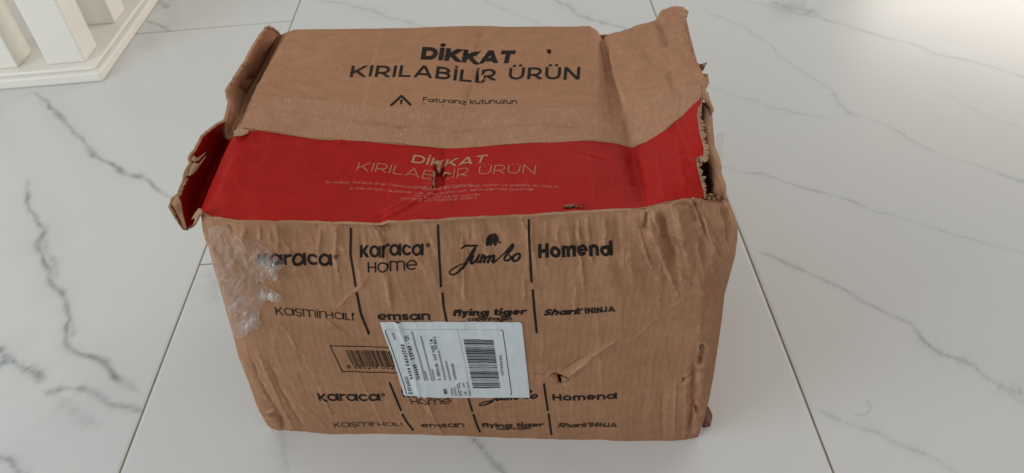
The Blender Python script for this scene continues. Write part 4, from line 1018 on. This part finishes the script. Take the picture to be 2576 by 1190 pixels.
for pl in ([(538,200),(590,400),(640,560),(725,890)], [(722,770),(758,885)], [(664,262),(745,570),(826,890)], [(828,740),(862,885)], [(915,470),(960,650),(1015,885)], [(1026,630),(1085,885)], [(1104,1015),(1118,1110)], [(1148,1005),(1168,1110)], [(1188,960),(1222,1110)], [(258,218),(286,300)], [(1270,940),(1285,985)], [(1290,1070),(1318,1075),(1310,1100)]):
    p2 = [c8(*p) for p in pl]
    lay(LP, 'printed_line', (lambda F_: (lambda x, y: F_(x, y) + .9 * np.abs(vnoise(x * 1.1, y * .9))))(sd_stroke([(p2, 2.6)])), bbox(p2, 4), .9, LAB_GREY, label_o)
for pl in ([(1235,935),(1215,935),(1225,1000),(1240,1000)], [(1318,932),(1335,932),(1348,998),(1332,1000)], [(1255,1050),(1238,1050),(1250,1115),(1265,1115)], [(1340,1046),(1358,1046),(1372,1112),(1356,1115)]):
    LG([([c8(*p) for p in pl], .7)], st=.8)
bars(LP, [c8(1415, 1008), c8(1810, 1004), c8(1710, 305), c8(1275, 310)], 9, 118, 1, LAB_INK, label_o)

# ------------------------------------------------------------------ clear packing film torn off at the left of the front panel
film = [(524,574),(548,566),(578,572),(612,590),(640,602),(676,618),(694,634),(716,652),(719,662),(704,670),(698,692),(690,706),(676,690),(662,704),(652,706),(646,716),(668,714),(690,726),(712,736),(713,748),(704,760),(690,752),(672,752),(660,768),(652,790),(660,808),(650,824),(630,828),(622,842),(604,850),(590,838),(574,780),(556,722),(544,680),(534,630)]
def film_lift(V):
    x, y = V[:, 0], V[:, 1]
    h = 0.0012 + 0.0016 * np.abs(fbm(x * .035 + y * .02, y * .02 - x * .03, 3)) + 0.0009 * facets_field(x, y, 14, 26, 51, .4) + .0004 * facets_field(x, y, 6, 10, 52)
    for cx_, cy_, rx, ry in ((690, 672, 16, 24), (690, 742, 22, 10), (628, 800, 20, 26)):
        g = np.exp(-((x - cx_) / rx) ** 2 - ((y - cy_) / ry) ** 2); h += g * (0.004 + 0.003 * fbm(x * .22, y * .2, 3))
    return np.maximum(h, .0007)
def film_haze(V):
    x, y = V[:, 0], V[:, 1]
    h = 0.02 + 0.08 * np.clip(fbm(x * .05 + y * .02, y * .016, 4), 0, 1)
    for cx_, cy_, rx, ry, a_, rot in ((688, 672, 9, 26, .75, .4), (686, 741, 24, 8, .9, .1), (632, 806, 12, 26, .9, -.65), (592, 764, 8, 30, .5, -.9), (655, 738, 8, 14, .4, 0), (664, 652, 10, 16, .75, 0), (640, 640, 5, 30, .3, -.8), (585, 650, 4, 45, .25, -.5), (610, 700, 4, 40, .22, -.7), (570, 702, 16, 3, .5, -.15), (700, 665, 16, 6, .3, 0)):
        dx, dy = x - cx_, y - cy_; u = dx * math.cos(rot) - dy * math.sin(rot); v = dx * math.sin(rot) + dy * math.cos(rot)
        h = h + a_ * np.exp(-(u / rx) ** 2 - (v / ry) ** 2)
    h += 0.22 * np.exp(-((np.abs(fbm(x * .03 + y * .026, y * .012 - x * .028, 3))) / .05) ** 2)
    de, _ = seg_dist(V, np.array(film + film[:1])); h += .28 * np.exp(-(de / 2.2) ** 2) * np.clip(.5 + fbm(x * .06, y * .06, 2), 0, 1)  # pale rim: light caught by the film edge, painted into the haze
    return np.clip(h, 0, .9)
film_o = lay(front, 'clear_packing_film', sd_poly(film), bbox(film, 2), 1.8, FILM, box, lift=film_lift, attr=film_haze)
film_o['label'] = 'crumpled clear packing film clinging to the upper left of the front panel'

# ------------------------------------------------------------------ torn pieces
def piece(name, pts, mat, thick=.0022, n=10, m=10, noise=.0008, seed=1, label=None, parent=box):
    """small curled sheet through rows of (photo x, y, z)"""
    rows = [[on_z([(x, y)], z)[0] for x, y, z in r] for r in pts]
    return strip3(name, rows, n, m, mat, parent, thick, noise, seed, label)
# rolled side flap behind the torn right edge
ROLL = [(1764,256,.366,1776,264,.372,1786,288,.358), (1761,300,.357,1776,308,.365,1789,322,.352), (1767,345,.351,1782,352,.361,1795,362,.348), (1775,390,.345,1790,396,.357,1806,404,.343), (1787,430,.341,1801,434,.355,1815,438,.340), (1793,462,.339,1808,466,.353,1824,470,.337), (1792,488,.341,1809,490,.350,1824,494,.335), (1794,512,.322,1808,518,.326,1818,524,.306)]
piece('side_flap', [[(a - 1, b + 3, c - .014), (a, b, c), (a * .4 + d * .6, b * .4 + e * .6, f_ + .001), (d * .5 + g * .5, e * .5 + h_ * .5, f_ - .001), (g, h_, i_)] for a, b, c, d, e, f_, g, h_, i_ in ROLL], KRAFT, thick=.003, n=34, m=70, noise=.0016, seed=4, label='side flap rolled up behind the torn right edge')
piece('side_flap', [[(1748,262,.350),(1770,268,.354),(1788,278,.350)], [(1748,340,.341),(1770,340,.346),(1793,342,.343)], [(1750,400,.335),(1776,400,.339),(1803,404,.336)], [(1752,424,.328),(1780,426,.333),(1806,428,.330)]], KRAFT, thick=.002, n=24, m=40, noise=.0018, seed=7, label='inner ply of the side flap under the torn right edge')
# jagged liner paper along torn edges: inner edge on the board, outer edge ragged
def fray(line, zf, wpx, seed, mat=TORN, side=1, name='torn_edge', n=60, lift=.0006):
    L = resample(line, n); T = np.gradient(L, axis=0); T /= np.linalg.norm(T, axis=1, keepdims=True); Nn = np.stack([-T[:, 1], T[:, 0]], 1) * side
    k = np.arange(n); o = wpx * (0.6 + 0.45 * fbm(k * .3 + seed, k * 0 + seed) + .35 * vnoise(k * .93 + seed, k * 0)); o = np.clip(o, .3, None) * np.clip(np.minimum(k, n - 1 - k) / 3, .1, 1)
    z = np.array([zf(p) for p in L])
    A = on_z(L - Nn * wpx * .45, z + lift); C = on_z(L + Nn * o[:, None] * .5, z + .0004 + .0012 * vnoise(k * .5, k * 0 + seed)); E_ = on_z(L + Nn * o[:, None], z - .0016 + .001 * vnoise(k * .7 + 3, k * 0))
    V = np.vstack([A, C, E_]); Fc = [(r * n + i, r * n + i + 1, (r + 1) * n + i + 1, (r + 1) * n + i) for r in range(2) for i in range(n - 1)]
    o_ = mesh_obj(name, V, orient(V, Fc), mat, box, uv=np.stack([np.r_[k, k, k] * .003, np.repeat([0, .004, .008], n)], 1)); solidify(o_, .0004, 0)
    return o_
zred = lambda p: float(red.at([p], 0)[0][2]); zrear = lambda p: float(rear.at([p], 0)[0][2]); zfront = lambda p: float(front.at([p], 0)[0][2])
fray(red_right[::-1][1:], zred, 10.0, 3, side=-1, n=120)
fray([(437,502),(451,492),(468,452),(470,434),(489,409)], zred, 5, 9, side=1)
fray([(431,522),(440,540),(450,560),(462,576),(474,577)], zred, 6, 12, side=-1)
fray([(498,526),(512,538),(530,546)], zred, 6, 21, side=1)
fray([(672,68),(686,71),(704,84)], zrear, 5, 33, side=-1)
fray([(571,231),(578,248)], zrear, 4, 36, side=1, n=20)
fray([(571,231),(585,207),(599,185),(619,157)], zrear, 3.5, 41, side=-1)
fray([(1724,42),(1735,90),(1745,127),(1754,160)], zrear, 2.5, 44, side=1)
fray([(858,562),(880,561),(900,565),(930,562),(955,567),(965,560),(985,556)], zred, 4, 48, side=-1)
fray([(1420,519),(1436,516),(1450,516),(1466,520)], zred, 4, 51, side=1, n=30)
fray([(600,323),(615,326),(640,330)], zred, 5, 54, side=1, n=30)
piece('torn_scrap', [[(1748,165,.368),(1764,176,.371)], [(1760,162,.374),(1768,178,.373)], [(1776,157,.384),(1775,162,.382)]], TORN, .001, seed=2)
piece('torn_scrap', [[(1765,184,.370),(1768,212,.370)], [(1773,186,.374),(1776,212,.371)], [(1781,186,.373),(1782,212,.368)]], TORN, .001, seed=5)
piece('torn_scrap', [[(1764,240,.378),(1770,236,.378),(1780,232,.372)], [(1766,246,.380),(1778,250,.382),(1786,254,.370)], [(1772,252,.378),(1786,272,.374),(1795,276,.362)], [(1774,262,.37),(1786,288,.366),(1791,284,.358)]], KRAFT, .0015, n=14, m=14, seed=6)
piece('torn_scrap', [[(1716,22,.350),(1722,40,.349)], [(1724,25,.349),(1726,42,.346)], [(1731,30,.344),(1728,44,.342)]], TORN, .0015, seed=8)
piece('torn_scrap', [[(478,398,.345),(488,388,.346)], [(488,406,.349),(496,398,.349)], [(500,404,.347),(520,382,.344)]], TORN, .001, seed=11)
piece('torn_scrap', [[(470,440,.342),(488,408,.346)], [(478,442,.346),(500,412,.349)], [(492,430,.343),(518,392,.343)]], TORN, .001, seed=13)
piece('torn_scrap', [[(432,512,.336),(448,492,.340)], [(438,522,.337),(456,512,.338)], [(448,540,.325),(460,540,.325)], [(462,574,.306),(470,576,.304)]], TORN, .0012, seed=15)
piece('torn_scrap', [[(482,552,.322),(500,524,.341)], [(490,548,.327),(508,532,.343)], [(492,566,.318),(500,545,.334)]], TORN, .0015, seed=17)
for k, (x, y, s) in enumerate([(1790,492,9),(1800,486,8),(1806,498,10),(1784,500,7),(1814,490,8),(1822,497,9),(1797,502,8)]):      # shredded knot at the front right corner
    r = random.Random(60 + k)
    piece('torn_scrap', [[(x - s, y + r.uniform(-3, 3), .346), (x, y - s * .7, .356), (x + s, y + r.uniform(-3, 3), .345)], [(x - s * .8, y + s * .6, .345), (x + r.uniform(-3, 3), y + s * .3, .352), (x + s, y + s * .7, .343)]], TORN if k % 2 else KRAFT, .0012, n=12, m=8, noise=.003, seed=20 + k)
# puncture in the red flap: lifted paper above it, tan rim
ck = cr(1600, 560, 3.966)
def flake(panel, name, poly, mat, parent, h0, h1, seed, st=1.6):
    P2 = np.asarray(poly); c = P2.mean(0); R_ = np.abs(P2 - c).max()
    lay(panel, name, sd_poly(poly), bbox(poly, 1), st, mat, parent, lift=lambda V: h0 + (h1 - h0) * np.clip((V[:, 1] - V[:, 1].min()) / max(np.ptp(V[:, 1]), 1e-6), 0, 1) + .0007 * fbm(V[:, 0] * .3 + seed, V[:, 1] * .3, 3) + .0004, thick=.0006)
flake(red, 'torn_scrap', [ck(565, 345), ck(640, 320), ck(676, 365), ck(690, 420), ck(715, 430), ck(665, 446), ck(600, 440), ck(545, 436), ck(530, 410)], TORN, red_o, .0008, .005, 4)
flake(red, 'torn_scrap', [ck(515, 500), ck(545, 442), ck(560, 450), ck(532, 520), ck(525, 640), ck(515, 730), ck(500, 690), ck(508, 600)], TORN, red_o, .001, .001, 8)
flake(red, 'torn_scrap', [ck(690, 480), ck(720, 500), ck(780, 538), ck(835, 545), ck(800, 560), ck(740, 545), ck(712, 540)], TORN, red_o, .001, .0015, 9)
flake(red, 'torn_scrap', [(1446,515),(1462,512),(1470,520),(1462,527),(1449,525)], RED, red_o, .001, .004, 11)
flake(red, 'torn_scrap', [(592,330),(606,326),(622,330),(628,338),(612,350),(596,350)], TORN, red_o, .001, .004, 13)
flake(rear, 'torn_scrap', [(1202,205),(1208,194),(1220,190),(1218,200),(1208,210)], TORN, rear_o, .001, .003, 15)
flake(front, 'torn_scrap', [(1414,950),(1422,944),(1430,950),(1420,966),(1414,962)], TORN, front_o, .0005, .0015, 17)
flake(front, 'torn_scrap', [(1760,866),(1770,868),(1771,882),(1762,880)], TORN, front_o, .0005, .003, 19)
for q, s_ in (([(855,563),(872,560),(884,563),(870,568),(858,568)], 1), ([(930,566),(950,562),(966,568),(975,558),(990,556),(972,574),(960,580),(945,572)], 2), ([(1062,552),(1076,548),(1086,551),(1074,556)], 3)):
    flake(front, 'torn_scrap', q, KRAFT, front_o, .003, .001, s_)
# scrap of clear tape standing up behind the right edge
t3 = strip3('clear_tape_end', [[on_z([p[:2]], p[2])[0] for p in r] for r in ([(1807,408,.335),(1816,412,.332)], [(1800,380,.345),(1817,380,.342)], [(1799,350,.358),(1821,350,.354)], [(1803,336,.364),(1823,331,.362)])], 14, 20, FILM, box, 0, .0015, 9, 'frayed end of clear tape standing up at the right edge')
set_attr(t3, 'haze', np.full(14 * 20, .62))
# bottom flap squeezed out at the lower right corner, its shadow in the colour
def fpt(x, y, o): return on_front([(x, y)], o)[0]
def facets(name, polys, mat, label):
    V = []; Fc = []
    for pl in polys:
        k = len(V); V += [fpt(*p) for p in pl]; Fc.append(list(range(k, len(V))))
    o = mesh_obj(name, V, Fc, mat, box, smooth=False, uv=[(v[0], v[2]) for v in V]); solidify(o, .0022, 0); o['label'] = label
    return o
facets('bottom_flap', [[(1780,1022,-.034),(1790,1042,-.036),(1794,1078,-.030),(1785,1071,-.022),(1766,1096,-.016),(1772,1050,-.024)]], SHADED, 'dark bottom flap squeezed out at the lower right corner')
facets('bottom_flap', [[(1785,1071,-.022),(1794,1078,-.030),(1778,1098,-.016),(1762,1111,-.010),(1764,1097,-.014)]], INSIDE, 'lower edge of the squeezed out bottom flap')

# ------------------------------------------------------------------ a stray hair on the tile
hp = on_z(catmull([(2181,1008),(2191,1022),(2186,1036),(2168,1044),(2147,1042)], 6), .0006); n_ = len(hp); V = []; Fc = []
for k, p in enumerate(hp):
    d_ = hp[min(k + 1, n_ - 1)] - hp[max(k - 1, 0)]; d_ /= np.linalg.norm(d_); sd = np.cross(d_, UP); r_ = .00016 * (1 - .5 * k / n_)
    V += [p + sd * r_, p + UP * r_, p - sd * r_, p - UP * r_]
for k in range(n_ - 1):
    for q in range(4): Fc.append((4 * k + q, 4 * k + (q + 1) % 4, 4 * k + 4 + (q + 1) % 4, 4 * k + 4 + q))
hair = mesh_obj('hair', V, Fc, simple('grey_hair', (.2, .19, .17), (.3, .28, .25)))
tag(hair, 'thin curled stray hair lying on the floor tile right of the box', 'hair')
